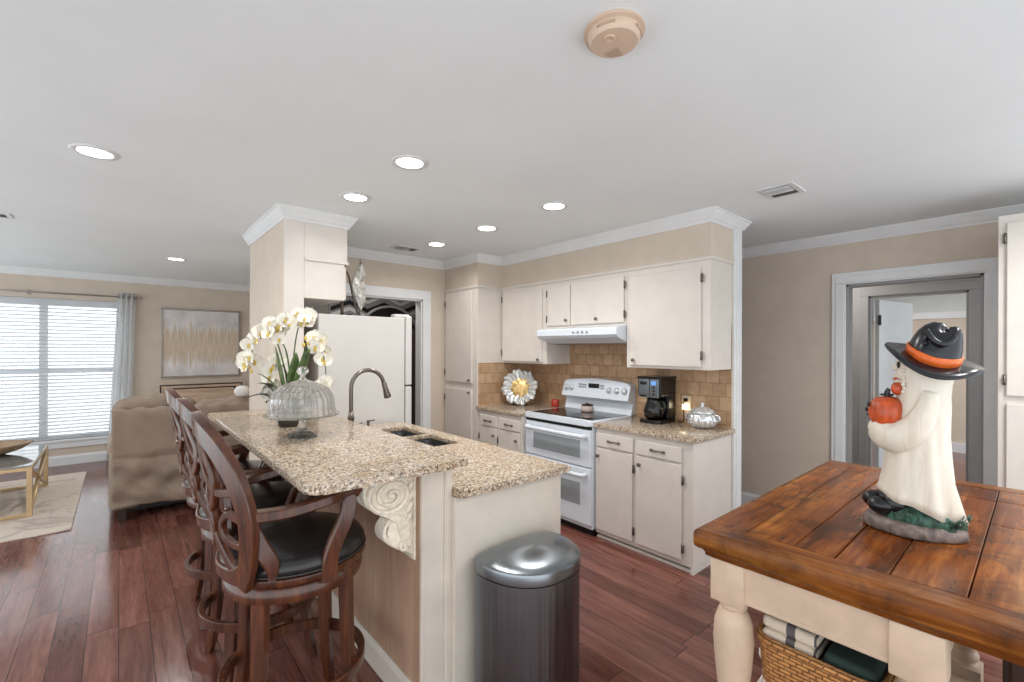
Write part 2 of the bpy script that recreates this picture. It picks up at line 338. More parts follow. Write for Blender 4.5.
def slab(bm, xs, ys, holes, z0, z1):
    """slab on an x/y grid leaving out the cells in holes"""
    V = {}
    def v(i, j, k):
        if (i, j, k) not in V: V[(i, j, k)] = bm.verts.new((xs[i], ys[j], (z0, z1)[k]))
        return V[(i, j, k)]
    solid = lambda i, j: 0 <= i < len(xs) - 1 and 0 <= j < len(ys) - 1 and (i, j) not in holes
    for i in range(len(xs) - 1):
        for j in range(len(ys) - 1):
            if not solid(i, j): continue
            bm.faces.new((v(i, j, 1), v(i + 1, j, 1), v(i + 1, j + 1, 1), v(i, j + 1, 1)))
            bm.faces.new((v(i, j + 1, 0), v(i + 1, j + 1, 0), v(i + 1, j, 0), v(i, j, 0)))
            if not solid(i - 1, j): bm.faces.new((v(i, j, 0), v(i, j, 1), v(i, j + 1, 1), v(i, j + 1, 0)))
            if not solid(i + 1, j): bm.faces.new((v(i + 1, j + 1, 0), v(i + 1, j + 1, 1), v(i + 1, j, 1), v(i + 1, j, 0)))
            if not solid(i, j - 1): bm.faces.new((v(i + 1, j, 0), v(i + 1, j, 1), v(i, j, 1), v(i, j, 0)))
            if not solid(i, j + 1): bm.faces.new((v(i, j + 1, 0), v(i, j + 1, 1), v(i + 1, j + 1, 1), v(i + 1, j + 1, 0)))
def molding(bm, path, prof, closed=False):
    """sweep a wall profile (out, z) along a plan path; 'out' is to the LEFT of travel, corners mitred"""
    P = [Vector((p[0], p[1])) for p in path]; n = len(P); rings = []
    for i in range(n):
        d0 = (P[i] - P[i - 1]).normalized() if (i > 0 or closed) else None
        d1 = (P[(i + 1) % n] - P[i]).normalized() if (i < n - 1 or closed) else None
        n0 = Vector((-d0.y, d0.x)) if d0 else None; n1 = Vector((-d1.y, d1.x)) if d1 else None
        m = n0 if n1 is None else n1 if n0 is None else (n0 + n1) / max(0.2, 1 + n0.dot(n1))
        rings.append([bm.verts.new((P[i].x + m.x * o, P[i].y + m.y * o, z)) for o, z in prof])
    if closed: rings.append(rings[0])
    k = len(prof)
    for a, b in zip(rings, rings[1:]):
        for i in range(k):
            j = (i + 1) % k; bm.faces.new((a[i], a[j], b[j], b[i]))
    if not closed: bm.faces.new(rings[0][::-1]); bm.faces.new(rings[-1])

# ------------------------------------------------------------------ object helpers
def obj(name, bm, mat, parent=None, loc=(0, 0, 0), rz=0.0, smooth=None, sub=0):
    bmesh.ops.recalc_face_normals(bm, faces=bm.faces[:])
    me = bpy.data.meshes.new(name); bm.to_mesh(me); bm.free()
    for m in (mat if isinstance(mat, (list, tuple)) else [mat]): me.materials.append(M[m] if isinstance(m, str) else m)
    if smooth is not None:
        for p in me.polygons: p.use_smooth = True
        me.set_sharp_from_angle(angle=R(smooth))
    o = bpy.data.objects.new(name, me); C.objects.link(o); o.location = loc; o.rotation_euler = (0, 0, rz)
    if parent: o.parent = parent
    if sub:
        md = o.modifiers.new('subdivision', 'SUBSURF'); md.levels = sub; md.render_levels = sub
    return o
def tag(o, label, cat, group=None, kind=None):
    o['label'] = label; o['category'] = cat
    if group: o['group'] = group
    if kind: o['kind'] = kind
    return o
def thing(name, label, cat, loc=(0, 0, 0), rz=0.0, group=None):
    o = bpy.data.objects.new(name, None); C.objects.link(o); o.location = loc; o.rotation_euler = (0, 0, rz); o.empty_display_size = 0.1
    return tag(o, label, cat, group)
def struct(name, bm, mat, label=None, **k):
    o = obj(name, bm, mat, **k); o['kind'] = 'structure'
    if label: o['label'] = label
    return o
def sbox(name, lo, hi, mat, label=None, bev=0.0):
    b = BM(); box(b, lo, hi, bev); return struct(name, b, mat, label)
def pbox(name, lo, hi, mat, parent, bev=0.003, label=None):
    b = BM(); box(b, lo, hi, bev); o = obj(name, b, mat, parent)
    if label: o['label'] = label
    return o
def copy_thing(root):
    r = root.copy(); C.objects.link(r)
    for ch in root.children:
        c = ch.copy(); C.objects.link(c); c.parent = r
        for g in ch.children:
            d = g.copy(); C.objects.link(d); d.parent = c
    return r

# ------------------------------------------------------------------ the room
YB, YL, XR, XD = 4.40, 8.15, 3.46, 4.60          # kitchen back wall, living wall, range wall, doorway wall
sbox('floor', (-2.0, -0.9, -0.1), (9.6, YL + 0.15, 0), 'floor', 'reddish brown hand-scraped plank floor')
sbox('ceiling', (-3.4, -1.2, CEIL), (9.6, YL + 0.15, CEIL + 0.1), 'ceil', 'white ceiling with recessed lights')
# living room wall with the window opening
b = BM()
WX0, WX1, WZ0, WZ1 = -1.75, 0.07, 0.33, 2.12
for lo, hi in (((-3.4, YL, 0), (WX0, YL + 0.15, CEIL)), ((WX1, YL, 0), (1.9, YL + 0.15, CEIL)), ((WX0, YL, 0), (WX1, YL + 0.15, WZ0)), ((WX0, YL, WZ1), (WX1, YL + 0.15, CEIL))): box(b, lo, hi)
struct('wall_living', b, 'wall', 'beige living room wall with the window and painting')
b = BM(); box(b, (1.20, YB + 0.12, 0), (1.28, 5.9, CEIL)); box(b, (1.20, 5.9, 0), (XD, 6.0, CEIL)); box(b, (1.9, 6.0, 0), (1.97, YL + 0.15, CEIL)); struct('wall_living_side', b, 'wall')
# kitchen back wall with an opening, partition beside the fridge
OX0, OX1, OZ = 1.34, 2.495, 2.035
b = BM()
for lo, hi in (((0.86, YB, 0), (OX0, YB + 0.12, CEIL)), ((OX1, YB, 0), (XR + 0.115, YB + 0.12, CEIL)), ((OX0, YB, OZ), (OX1, YB + 0.12, CEIL))): box(b, lo, hi)
struct('wall_back', b, 'wall', 'beige kitchen back wall with a cased opening')
sbox('wall_partition', (0.86, 3.425, 0), (0.985, YB, CEIL), 'wall', 'beige partition wall beside the refrigerator')
sbox('trim_partition_end', (0.858, 3.404, 0), (0.987, 3.425, CEIL), 'cab', 'cream end board of the partition wall', 0.003)
sbox('wall_range', (XR, 1.505, 0), (XR + 0.115, YB, CEIL), 'wall', 'beige wall behind the white range')
b = BM(); box(b, (XR + 0.006, 1.487, 0), (XR + 0.132, 1.505, CEIL - 0.08), 0.003); box(b, (XR + 0.03, 1.478, 0), (XR + 0.06, 1.487, CEIL - 0.08), 0.003)
struct('trim_range_wall_end', b, 'trim', 'white cased end of the range wall')
# doorway wall
DY0, DY1, DZ = 0.262, 1.062, 2.05
b = BM()
for lo, hi in (((XD, DY1, 0), (XD + 0.12, YL, CEIL)), ((XD, -0.75, 0), (XD + 0.12, DY0, CEIL)), ((XD, DY0, DZ), (XD + 0.12, DY1, CEIL))): box(b, lo, hi)
struct('wall_right', b, 'wall', 'beige wall with the cased doorway')
# soffit over the wall cabinets and pantry
UF, UE, UZ0, UZ1 = 3.12, 1.505, 1.358, 2.145
PX, PY0, PY1 = 2.787, 3.784, YB
b = BM(); box(b, (UF, UE, UZ1), (XR, PY0, CEIL)); box(b, (PX, PY0, UZ1), (XR, PY1, CEIL))
struct('wall_soffit', b, 'wall', 'beige soffit above the kitchen wall cabinets')
sbox('wall_soffit_fridge', (0.987, 3.404, 2.135), (1.292, YB, CEIL), 'cab', 'cream soffit above the cabinet over the refrigerator')
b = BM(); molding(b, [(XR, UE), (UF, UE), (UF, PY0), (PX, PY0), (PX, PY1)], [(0, 2.137), (0.012, 2.137), (0.014, 2.152), (0.010, 2.160), (0, 2.160)])
struct('trim_soffit', b, 'cab', 'thin cream bead between the wall cabinets and soffit')
b = BM(); molding(b, [(0.987, 3.404), (1.292, 3.404), (1.292, YB)][::-1], [(0, 2.128), (0.010, 2.128), (0.012, 2.140), (0.008, 2.148), (0, 2.148)])
struct('trim_fridge_cabinet', b, 'cab')
# crown moulding: profile (out from the wall, height)
CR = [(0, CEIL - 0.085), (0.010, CEIL - 0.085), (0.014, CEIL - 0.072), (0.026, CEIL - 0.060), (0.038, CEIL - 0.040), (0.050, CEIL - 0.024), (0.055, CEIL - 0.012), (0.062, CEIL - 0.010), (0.062, CEIL), (0, CEIL)]
b = BM(); molding(b, [(0.86, YB + 0.12), (0.86, 3.404), (1.292, 3.404), (1.292, YB), (PX, YB), (PX, PY0), (UF, PY0), (UF, UE), (XR + 0.132, UE), (XR + 0.132, YB)][::-1], CR)
struct('trim_crown_kitchen', b, 'trim', 'white crown moulding around the kitchen soffits')
b = BM(); molding(b, [(1.9, YL), (-3.4, YL)], CR); struct('trim_crown_living', b, 'trim', 'white crown moulding above the living room window')
b = BM(); molding(b, [(XD, -0.75), (XD, YL)], CR); struct('trim_crown_right', b, 'trim', 'white crown moulding above the cased doorway')
BB = [(0, 0), (0.016, 0), (0.016, 0.10), (0.010, 0.115), (0.006, 0.125), (0, 0.125)]
b = BM(); molding(b, [(1.9, YL), (-2.0, YL)], BB); struct('baseboard_living', b, 'trim')
b = BM(); molding(b, [(XD, DY1 + 0.11), (XD, YL)], BB); struct('baseboard_right', b, 'trim')
b = BM(); molding(b, [(0.86, YB + 0.12), (0.86, 3.44)], [(-o, z) for o, z in BB]); struct('baseboard_partition', b, 'trim')
# casings
def casing(bm, axis, face, a0, a1, z1, w=0.10, d=0.02, sgn=-1):
    for lo, hi in (((a0 - w, 0), (a0, z1)), ((a1, 0), (a1 + w, z1)), ((a0 - w, z1), (a1 + w, z1 + w))):
        for ins, dd in ((0.0, d), (0.018, d * 0.75)):
            if ins and True: continue
            if axis == 'x': box(bm, (min(face, face + sgn * dd), lo[0], lo[1]), (max(face, face + sgn * dd), hi[0], hi[1]), 0.004)
            else: box(bm, (lo[0], min(face, face + sgn * dd), lo[1]), (hi[0], max(face, face + sgn * dd), hi[1]), 0.004)
b = BM(); casing(b, 'y', YB, OX0, OX1, OZ)
box(b, (OX0 - 0.004, YB, 0), (OX0 + 0.014, YB + 0.12, OZ)); box(b, (OX1 - 0.014, YB, 0), (OX1 + 0.004, YB + 0.12, OZ)); box(b, (OX0, YB, OZ - 0.016), (OX1, YB + 0.12, OZ + 0.002))
struct('trim_opening_casing', b, 'trim', 'white casing of the opening behind the refrigerator')
b = BM(); casing(b, 'x', XD, DY0, DY1, DZ, 0.10); casing(b, 'x', XD - 0.02, DY0 - 0.012, DY1 + 0.012, DZ + 0.012, 0.06, 0.008)
struct('trim_doorway_casing', b, 'trim', 'white casing around the right-hand doorway')
b = BM(); box(b, (XD, DY0 - 0.004, 0), (XD + 0.12, DY0 + 0.016, DZ)); box(b, (XD, DY1 - 0.016, 0), (XD + 0.12, DY1 + 0.004, DZ)); box(b, (XD, DY0, DZ - 0.018), (XD + 0.12, DY1, DZ + 0.003))
struct('trim_doorway_jamb', b, 'greyf')
# hallway and far room seen through the doorway
HX = 5.55; HY0, HY1, HZ = 0.405, 1.10, 2.03
b = BM()
for lo, hi in (((HX, HY1 + 0.0, 0), (HX + 0.1, YL, CEIL)), ((HX, -2.6, 0), (HX + 0.1, HY0, CEIL)), ((HX, HY0, HZ), (HX + 0.1, HY1, CEIL))): box(b, lo, hi)
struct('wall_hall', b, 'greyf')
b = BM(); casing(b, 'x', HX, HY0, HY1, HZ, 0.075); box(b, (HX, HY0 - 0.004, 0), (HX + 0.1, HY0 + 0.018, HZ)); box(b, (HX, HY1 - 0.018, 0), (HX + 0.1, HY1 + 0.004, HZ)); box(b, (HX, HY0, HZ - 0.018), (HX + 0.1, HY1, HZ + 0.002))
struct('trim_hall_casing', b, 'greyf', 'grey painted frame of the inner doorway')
sbox('wall_far', (9.4, -2.6, 0), (9.5, YL, 1.99), 'wall', 'beige wall of the room beyond the doorway')
sbox('wall_far_upper', (9.4, -2.6, 1.99), (9.5, YL, CEIL), 'upperwall')
sbox('trim_far_rail', (9.37, -2.5, 1.99), (9.4, YL, 2.09), 'trim', 'white rail across the wall of the far room')
sbox('baseboard_far', (9.38, -2.5, 0), (9.4, YL, 0.14), 'trim')
# open grey door leaf, hinged on the left jamb of the inner doorway
dr = bpy.data.objects.new('door_1', None); C.objects.link(dr); dr.location = (HX + 0.1, HY1 - 0.03, 0); dr.rotation_euler = (0, 0, R(-12)); dr['kind'] = 'structure'; dr['label'] = 'pale grey door standing open into the far room'
pbox('door_leaf', (0, -0.036, 0.01), (0.72, 0, 2.0), 'grey', dr, 0.003)
b = BM(); box(b, (0.62, -0.075, 0.98), (0.68, -0.036, 1.04), 0.01); tube(b, [(0.65, -0.075, 1.01), (0.65, -0.085, 1.01), (0.55, -0.088, 1.01)], 0.011); obj('door_handle', b, 'bronze', dr)
for z in (0.25, 1.0, 1.8):
    b = BM(); box(b, (-0.03, -0.034, z - 0.045), (0.03, -0.040, z + 0.045)); tube(b, [(0, -0.042, z - 0.05), (0, -0.042, z + 0.05)], 0.008); obj('door_hinge', b, 'dark', dr)
for i, yy in enumerate((1.16, 0.98)):
    b = BM(); ball(b, (9.395, yy, 1.845), (0.008, 0.02, 0.03)); tube(b, smoothpath([(9.39, yy, 1.83), (9.35, yy, 1.80), (9.335, yy, 1.82)], 4), 0.008)
    tag(obj('coat_hook', b, 'bronze'), ('dark coat hook on the far wall nearer the grey door', 'dark coat hook on the far wall nearer the hat')[i], 'coat hook', 'coat hooks in the far room')
# louvred vent low on the hall wall, far low cabinet
b = BM(); t_ = thing('hall_vent', 'dark louvred wall grille in the hallway by the door casing', 'vent', (HX, 1.335, 0.25))
box(b, (-0.012, -0.09, 0), (0, 0.09, 0.75), 0.003); obj('vent_frame', b, 'greyf', t_)
b = BM()
for k in range(17): box(b, (-0.02, -0.07, 0.04 + k * 0.04), (-0.011, 0.07, 0.058 + k * 0.04))
obj('louver', b, 'dark', t_)
# dim room behind the back wall opening
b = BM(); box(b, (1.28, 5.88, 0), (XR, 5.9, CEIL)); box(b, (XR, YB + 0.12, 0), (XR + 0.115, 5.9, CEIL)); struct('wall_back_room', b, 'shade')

# ------------------------------------------------------------------ living window, blinds, curtain
w = bpy.data.objects.new('window_1', None); C.objects.link(w); w.location = (0, YL, 0); w['kind'] = 'structure'; w['label'] = 'wide living room window behind white blinds'
b = BM()
for lo, hi in (((WX0, 0.05, WZ0), (WX0 + 0.05, 0.11, WZ1)), ((WX1 - 0.05, 0.05, WZ0), (WX1, 0.11, WZ1)), ((WX0, 0.05, WZ0), (WX1, 0.11, WZ0 + 0.05)), ((WX0, 0.05, WZ1 - 0.05), (WX1, 0.11, WZ1)), ((-0.77, 0.05, WZ0), (-0.69, 0.11, WZ1)), ((WX0, 0.06, 1.17), (WX1, 0.10, 1.22))): box(b, lo, hi, 0.004)
obj('window_frame', b, 'trim', w)
b = BM(); box(b, (WX0 + 0.04, 0.078, WZ0 + 0.04), (WX1 - 0.04, 0.082, WZ1 - 0.04)); obj('window_pane', b, 'pane', w)
b = BM(); box(b, (WX0 - 0.05, -0.04, WZ0 - 0.03), (WX1 + 0.05, 0.05, WZ0), 0.005); box(b, (WX0 - 0.03, -0.018, WZ0 - 0.11), (WX1 + 0.03, 0, WZ0 - 0.03), 0.004); obj('window_sill', b, 'trim', w)
t_ = thing('window_blind', 'white horizontal slat blind covering the living room window', 'blind', (0, YL, WZ0))
b = BM(); HB = WZ1 - WZ0; ns = 38
for k in range(ns):
    z = 0.05 + (HB - 0.13) * k / (ns - 1)
    vs = box(b, (WX0 + 0.015, -0.024, -0.0015), (WX1 - 0.015, 0.024, 0.0015)); m = Matrix.Rotation(R(24), 4, 'X')
    for v in vs: v.co = m @ v.co + Vector((0, 0.022, z))
obj('slat', b, 'blind', t_)
b = BM(); box(b, (WX0 + 0.01, -0.012, HB - 0.09), (WX1 - 0.01, 0.045, HB - 0.005), 0.004); obj('headrail', b, 'blind', t_)
b = BM(); box(b, (WX0 + 0.012, 0.002, 0.004), (WX1 - 0.012, 0.045, 0.028), 0.004); obj('bottom_rail', b, 'blind', t_)
b = BM()
for x in (-1.5, -0.9, -0.3): tube(b, [(x, 0.022, 0.02), (x, 0.022, HB - 0.05)], 0.002, 6)
obj('cord', b, 'blind', t_)
t_ = thing('curtain_rod', 'slim dark curtain rod across the top of the window', 'curtain rod', (0, YL, 2.185))
b = BM(); tube(b, [(-2.0, -0.085, 0), (0.19, -0.085, 0)], 0.011, 12); obj('pole', b, 'champagne', t_)
b = BM(); lathe(b, [(0.011, 0), (0.02, 0.006), (0.023, 0.02), (0.016, 0.035), (0.002, 0.04)], (0.19, -0.085, 0), 14, mat=Matrix.Rotation(R(90), 3, 'Y')); obj('finial', b, 'champagne', t_)
for x in (-0.85, 0.15): b = BM(); tube(b, [(x, 0, 0), (x, -0.085, 0)], 0.007, 8); box(b, (x - 0.02, -0.006, -0.03), (x + 0.02, 0, 0.03), 0.003); obj('bracket', b, 'champagne', t_)
t_ = thing('curtain', 'sheer grey grommet curtain hanging at the right of the window', 'curtain', (0.088, YL - 0.085, 0))
b = BM(); rings = []
for k in range(14):
    z = 0.02 + 2.22 * k / 13; sp = 1.0 + 0.35 * (1 - k / 13) ** 1.2; rg = []
    for i in range(61):
        u = i / 60; x = -0.02 - 0.07 * (1 - k / 13) + (u - 0.5) * 0.19 * sp; rg.append((x, 0.028 * sin(u * 2 * pi * 3.5) * (0.8 + 0.4 * (1 - k / 13)), z))
    rings.append(rg)
V = [[b.verts.new(p) for p in rg] for rg in rings]
for a, c in zip(V, V[1:]):
    for i in range(60): b.faces.new((a[i], a[i + 1], c[i + 1], c[i])).smooth = True
o = obj('fabric_panel', b, 'cloth', t_); md = o.modifiers.new('thickness', 'SOLIDIFY'); md.thickness = 0.003
for k in range(4):
    b = BM(); u = (k + 0.5) / 4; lathe(b, [(0.016, -0.004), (0.024, -0.004), (0.024, 0.004), (0.016, 0.004)], (-0.02 + (u - 0.5) * 0.19, 0, 2.185), 16, mat=Matrix.Rotation(R(90), 3, 'Y')); obj('grommet', b, 'champagne', t_)

# painting
t_ = thing('painting', 'abstract painting with gold drips in a champagne frame', 'painting', (0.925, YL, 1.575))
b = BM(); box(b, (-0.465, -0.035, -0.475), (0.465, -0.012, 0.475), 0.002); obj('canvas', b, 'canvas', t_)
b = BM()
for lo, hi in (((-0.485, -0.05, -0.495), (-0.465, 0, 0.495)), ((0.465, -0.05, -0.495), (0.485, 0, 0.495)), ((-0.485, -0.05, -0.495), (0.485, 0, -0.475)), ((-0.485, -0.05, 0.475), (0.485, 0, 0.495))): box(b, lo, hi, 0.003)
obj('frame', b, 'champagne', t_)
# bench below the painting
t_ = thing('wooden_bench', 'pale oak bench with dark bordered back below the painting', 'bench', (0.92, YL - 0.42, 0))
pbox('back_panel', (-0.50, 0.24, 0.42), (0.50, 0.28, 0.985), 'oak', t_, 0.006)
b = BM()
for d, zt in ((0.0, 0.0), (0.09, 0.05)):
    for lo, hi in (((-0.50 + d, 0.234, 0.55), (-0.484 + d, 0.242, 0.985 - zt)), ((0.484 - d, 0.234, 0.55), (0.50 - d, 0.242, 0.985 - zt)), ((-0.50 + d, 0.234, 0.968 - zt), (0.50 - d, 0.242, 0.985 - zt))): box(b, lo, hi, 0.001)
obj('dark_inlay', b, 'dwood', t_)['label'] = 'dark inlay border of the bench back'
pbox('seat', (-0.52, -0.22, 0.40), (0.52, 0.28, 0.45), 'oak', t_, 0.006)
for sx in (-0.48, 0.44):
    for sy in (-0.2, 0.24): pbox('leg', (sx, sy, 0), (sx + 0.04, sy + 0.04, 0.40), 'oak', t_, 0.004)

# sofa with a slipcover
t_ = thing('sofa', 'taupe slipcovered sofa standing in the living room', 'sofa', (-0.05, 5.12, 0))
b = BM(); rings = []
W_, n = 1.18, 70
def sofa_back(u, z):            # back sheet, wrinkled
    return -0.014 * sin(u * 9 + z * 7) * (1 - z) - 0.007 * sin(u * 23 + 3 * sin(z * 9)) - 0.016 * (z < 0.55) * sin(z * 26 + u * 5 + 1.5 * sin(u * 4)) + 0.012 * (abs(z - 0.53 - 0.06 * u) < 0.03) - 0.006 * sin(u * 41 + z * 31) * (z < 0.5)
V = []
for k in range(44):
    z = 0.10 + 0.82 * k / 43; row = []
    for i in range(n + 1):
        u = i / n * W_; hem = (0.03 * sin(u * 5 + 1) + 0.05 * u) * max(0, 1 - k / 10)
        row.append(b.verts.new((u, sofa_back(u, z), z + hem)))
    V.append(row)
prev = V[-1]
for (dy, dz) in ((0.03, 0.025), (0.10, 0.035), (0.20, 0.03), (0.26, 0.0), (0.28, -0.12), (0.28, -0.4)):
    row = [b.verts.new((i / n * W_, dy + 0.006 * sin(i * 1.3), 0.92 + dz + 0.008 * sin(i * 0.7))) for i in range(n + 1)]; V.append(row)
for a, c in zip(V, V[1:]):
    for i in range(n): b.faces.new((a[i], a[i + 1], c[i + 1], c[i])).smooth = True
o = obj('back_cover', b, 'fabric', t_); md = o.modifiers.new('thickness', 'SOLIDIFY'); md.thickness = 0.012; md.offset = 1
b = BM(); box(b, (0.0, 0.03, 0.12), (W_, 0.27, 0.90), 0.04, 4); obj('backrest', b, 'fabric', t_)
for nm, x0 in (('armrest', -0.02), ('armrest', W_ - 0.2)):
    b = BM(); box(b, (x0, 0.02, 0.10), (x0 + 0.22, 0.98, 0.60), 0.05, 4); box(b, (x0 - 0.015, 0.2, 0.52), (x0 + 0.235, 1.0, 0.66), 0.06, 4); obj(nm, b, 'fabric', t_, smooth=40)
b = BM(); box(b, (0.18, 0.25, 0.2), (W_ - 0.18, 0.96, 0.46), 0.06, 4); obj('seat_cushion', b, 'fabric', t_, smooth=40)
for sx in (0.04, W_ - 0.1):
    for sy in (0.06, 0.9): pbox('foot', (sx, sy, 0), (sx + 0.06, sy + 0.06, 0.13), 'dwood', t_, 0.004)
b = BM(); box(b, (0.05, 0.1, 0.06), (W_ - 0.05, 0.9, 0.14), 0.01); obj('frame', b, 'dark', t_)
b = BM()
for cx, hw in ((0.31, 0.31), (0.88, 0.29)):
    vs = ball(b, (cx, 0.30, 0.96 if cx < 0.5 else 0.92), (hw, 0.17, 0.105 if cx < 0.5 else 0.08), 28)
    for v in vs: v.co.z += 0.012 * sin(v.co.x * 21) + 0.008 * sin(v.co.x * 47 + v.co.y * 20)
obj('back_cushion', b, 'fabric', t_)
b = BM(); ball(b, (0, 0, 0), (0.075, 0.065, 0.062), 20); o = tag(obj('throw_pillow', b, 'white', loc=(0.965, 5.42, 1.052)), 'small round white pillow on top of the taupe sofa', 'pillow')

# rug, coffee table, bowl
b = BM(); box(b, (-2.3, 5.2, 0), (-0.30, 7.5, 0.012), 0.004); tag(obj('area_rug', b, 'rug'), 'faded ivory rug on the living room floor', 'rug')
t_ = thing('coffee_table', 'gold framed coffee table with glass top on the rug', 'coffee table', (-1.2, 6.4, 0.012))
b = BM()
L2, W2, HT = 0.60, 0.58, 0.45
for sx in (-1, 1):
    for sy in (-1, 1): box(b, (sx * L2 - 0.018, sy * W2 - 0.018, 0), (sx * L2 + 0.018, sy * W2 + 0.018, HT - 0.012), 0.002)
for z in (0.018, HT - 0.03):
    for sy in (-1, 1): box(b, (-L2, sy * W2 - 0.015, z - 0.015), (L2, sy * W2 + 0.015, z + 0.015), 0.002)
for sx in (-1, 1): box(b, (sx * L2 - 0.015, -W2, HT - 0.045), (sx * L2 + 0.015, W2, HT - 0.015), 0.002)
obj('frame', b, 'gold', t_)
for sx in (-1, 1):
    b = BM(); sweep(b, [(sx * L2, -W2, 0.03), (sx * L2, W2, HT - 0.04)], rect(0.02, 0.03), (1, 0, 0)); obj('brace', b, 'gold', t_)
    b = BM(); sweep(b, [(sx * L2, W2, 0.03), (sx * L2, -W2, HT - 0.04)], rect(0.02, 0.03), (1, 0, 0)); obj('brace', b, 'gold', t_)
b = BM(); box(b, (-L2 - 0.01, -W2 - 0.01, HT - 0.014), (L2 + 0.01, W2 + 0.01, HT), 0.003); obj('glass_top', b, plain('smoked_mirror_glass', (150, 152, 150), 0.06, 0.4), t_)
b = BM()
prof = [(0.02, 0), (0.14, 0.0), (0.24, 0.04), (0.31, 0.10), (0.30, 0.105), (0.23, 0.055), (0.13, 0.02), (0.02, 0.018)]
lathe(b, prof, (0, 0, 0), 40, flute=lambda a, z: 0.05 * sin(3 * a) + 0.03 * sin(5 * a + 1)); o = tag(obj('wooden_bowl', b, 'bowl', loc=(-1.02, 6.55, 0.462)), 'rough carved wooden bowl on the glass coffee table', 'bowl'); o.scale = (1.15, 0.9, 1)

# ------------------------------------------------------------------ recessed lights, vents, detector
lab = ['recessed ceiling light nearest the camera, above the island bar', 'recessed ceiling light above the bar near the partition wall', 'recessed ceiling light in front of the large wall cabinet, nearest the smoke detector',
       'recessed ceiling light in front of the range hood, middle of the aisle row', 'recessed ceiling light beside the small vent near the pantry', 'recessed ceiling light left of the bar stools, over the open floor', 'small far recessed ceiling light in the living room', 'unseen recessed light added to brighten the near end of the rustic table', 'unseen recessed light added to brighten the tall cabinet end of the rustic table']
b = BM(); lathe(b, [(0.066, -0.002), (0.072, -0.007), (0.092, -0.006), (0.098, 0.0), (0.066, 0.0)], n=32); lm = b
proto = thing('recessed_light', lab[0], 'ceiling light', (CANS[0][0], CANS[0][1], CEIL), 0, 'recessed ceiling lights')
obj('trim_ring', lm, 'vent', proto)
b = BM(); lathe(b, [(0.001, -0.004), (0.068, -0.004), (0.068, -0.001), (0.001, -0.001)], n=32); obj('diffuser', b, 'lamp', proto)
for i, (x, y) in enumerate(CANS):
    o = proto if i == 0 else copy_thing(proto); o.location = (x, y, CEIL); o['label'] = lab[i]
    ld = bpy.data.lights.new('can_light', 'AREA'); ld.shape = 'DISK'; ld.size = 0.13; ld.energy = (7, 2.5, 8, 6, 5, 8, 9, 7, 16)[i]; ld.color = (1, 0.97, 0.93); ld.spread = R(150)
    lo = bpy.data.objects.new('can_light', ld); C.objects.link(lo); lo.location = (x, y, CEIL - 0.008)
def vent(name, label, x, y, lx, ly):
    t = thing(name, label, 'vent', (x, y, CEIL), 0, 'ceiling air vents')
    b = BM(); box(b, (-lx / 2, -ly / 2, -0.008), (lx / 2, ly / 2, 0), 0.003); obj('frame', b, 'vent', t)
    b = BM(); box(b, (-lx / 2 + 0.03, -ly / 2 + 0.03, -0.0095), (lx / 2 - 0.03, ly / 2 - 0.03, -0.0075)); obj('grille', b, 'ventd', t)
    b = BM(); nn = int((lx - 0.06) / 0.022)
    for k in range(nn):
        xx = -lx / 2 + 0.035 + k * 0.022; 
        if xx > 0.015: continue
        vs = box(b, (-0.001, -ly / 2 + 0.03, -0.006), (0.001, ly / 2 - 0.03, 0.006)); m = Matrix.Rotation(R(12 if xx < 0 else -60), 4, 'Y')
        for v in vs: v.co = m @ v.co + Vector((xx, 0, -0.014))
    obj('slat', b, 'vent', t); return t
vent('ceiling_vent', 'white square ceiling vent near the doorway wall', 3.06, 1.04, 0.24, 0.20)
vent('ceiling_vent', 'grey ceiling vent beside the light near the pantry', 2.10, 4.02, 0.26, 0.16)
vent('ceiling_vent', 'ceiling vent at the far left edge of the living room', -0.78, 5.0, 0.34, 0.16)
t_ = thing('smoke_detector', 'round aged almond smoke detector on the ceiling', 'smoke detector', (1.145, 0.856, CEIL), R(49))
b = BM(); lathe(b, [(0.088, 0), (0.092, -0.006), (0.092, -0.012), (0.080, -0.016), (0.080, -0.024), (0.078, -0.032), (0.070, -0.042), (0.02, -0.045), (0.001, -0.045)], n=48); obj('housing', b, 'almond', t_, smooth=35)
b = BM()
for a0 in (60, 150, 240, 330):
    pth = [(0.0795 * cos(R(a0 + k * 8 - 20)), 0.0795 * sin(R(a0 + k * 8 - 20)), -0.026) for k in range(6)]; sweep(b, pth, rect(0.006, 0.008), (0, 0, 1))
obj('vent_slot', b, 'almondd', t_)
b = BM(); lathe(b, [(0.018, -0.043), (0.018, -0.048), (0.013, -0.050), (0.011, -0.047), (0.001, -0.047)], (-0.028, 0.02, 0), 24); obj('test_button', b, 'almond', t_)
b = BM(); prism(b, [(0.008, -0.012), (0.05, -0.038), (0.058, 0.0), (0.045, 0.022)], -0.0465, -0.043); obj('sounder_grille', b, 'almondd', t_)

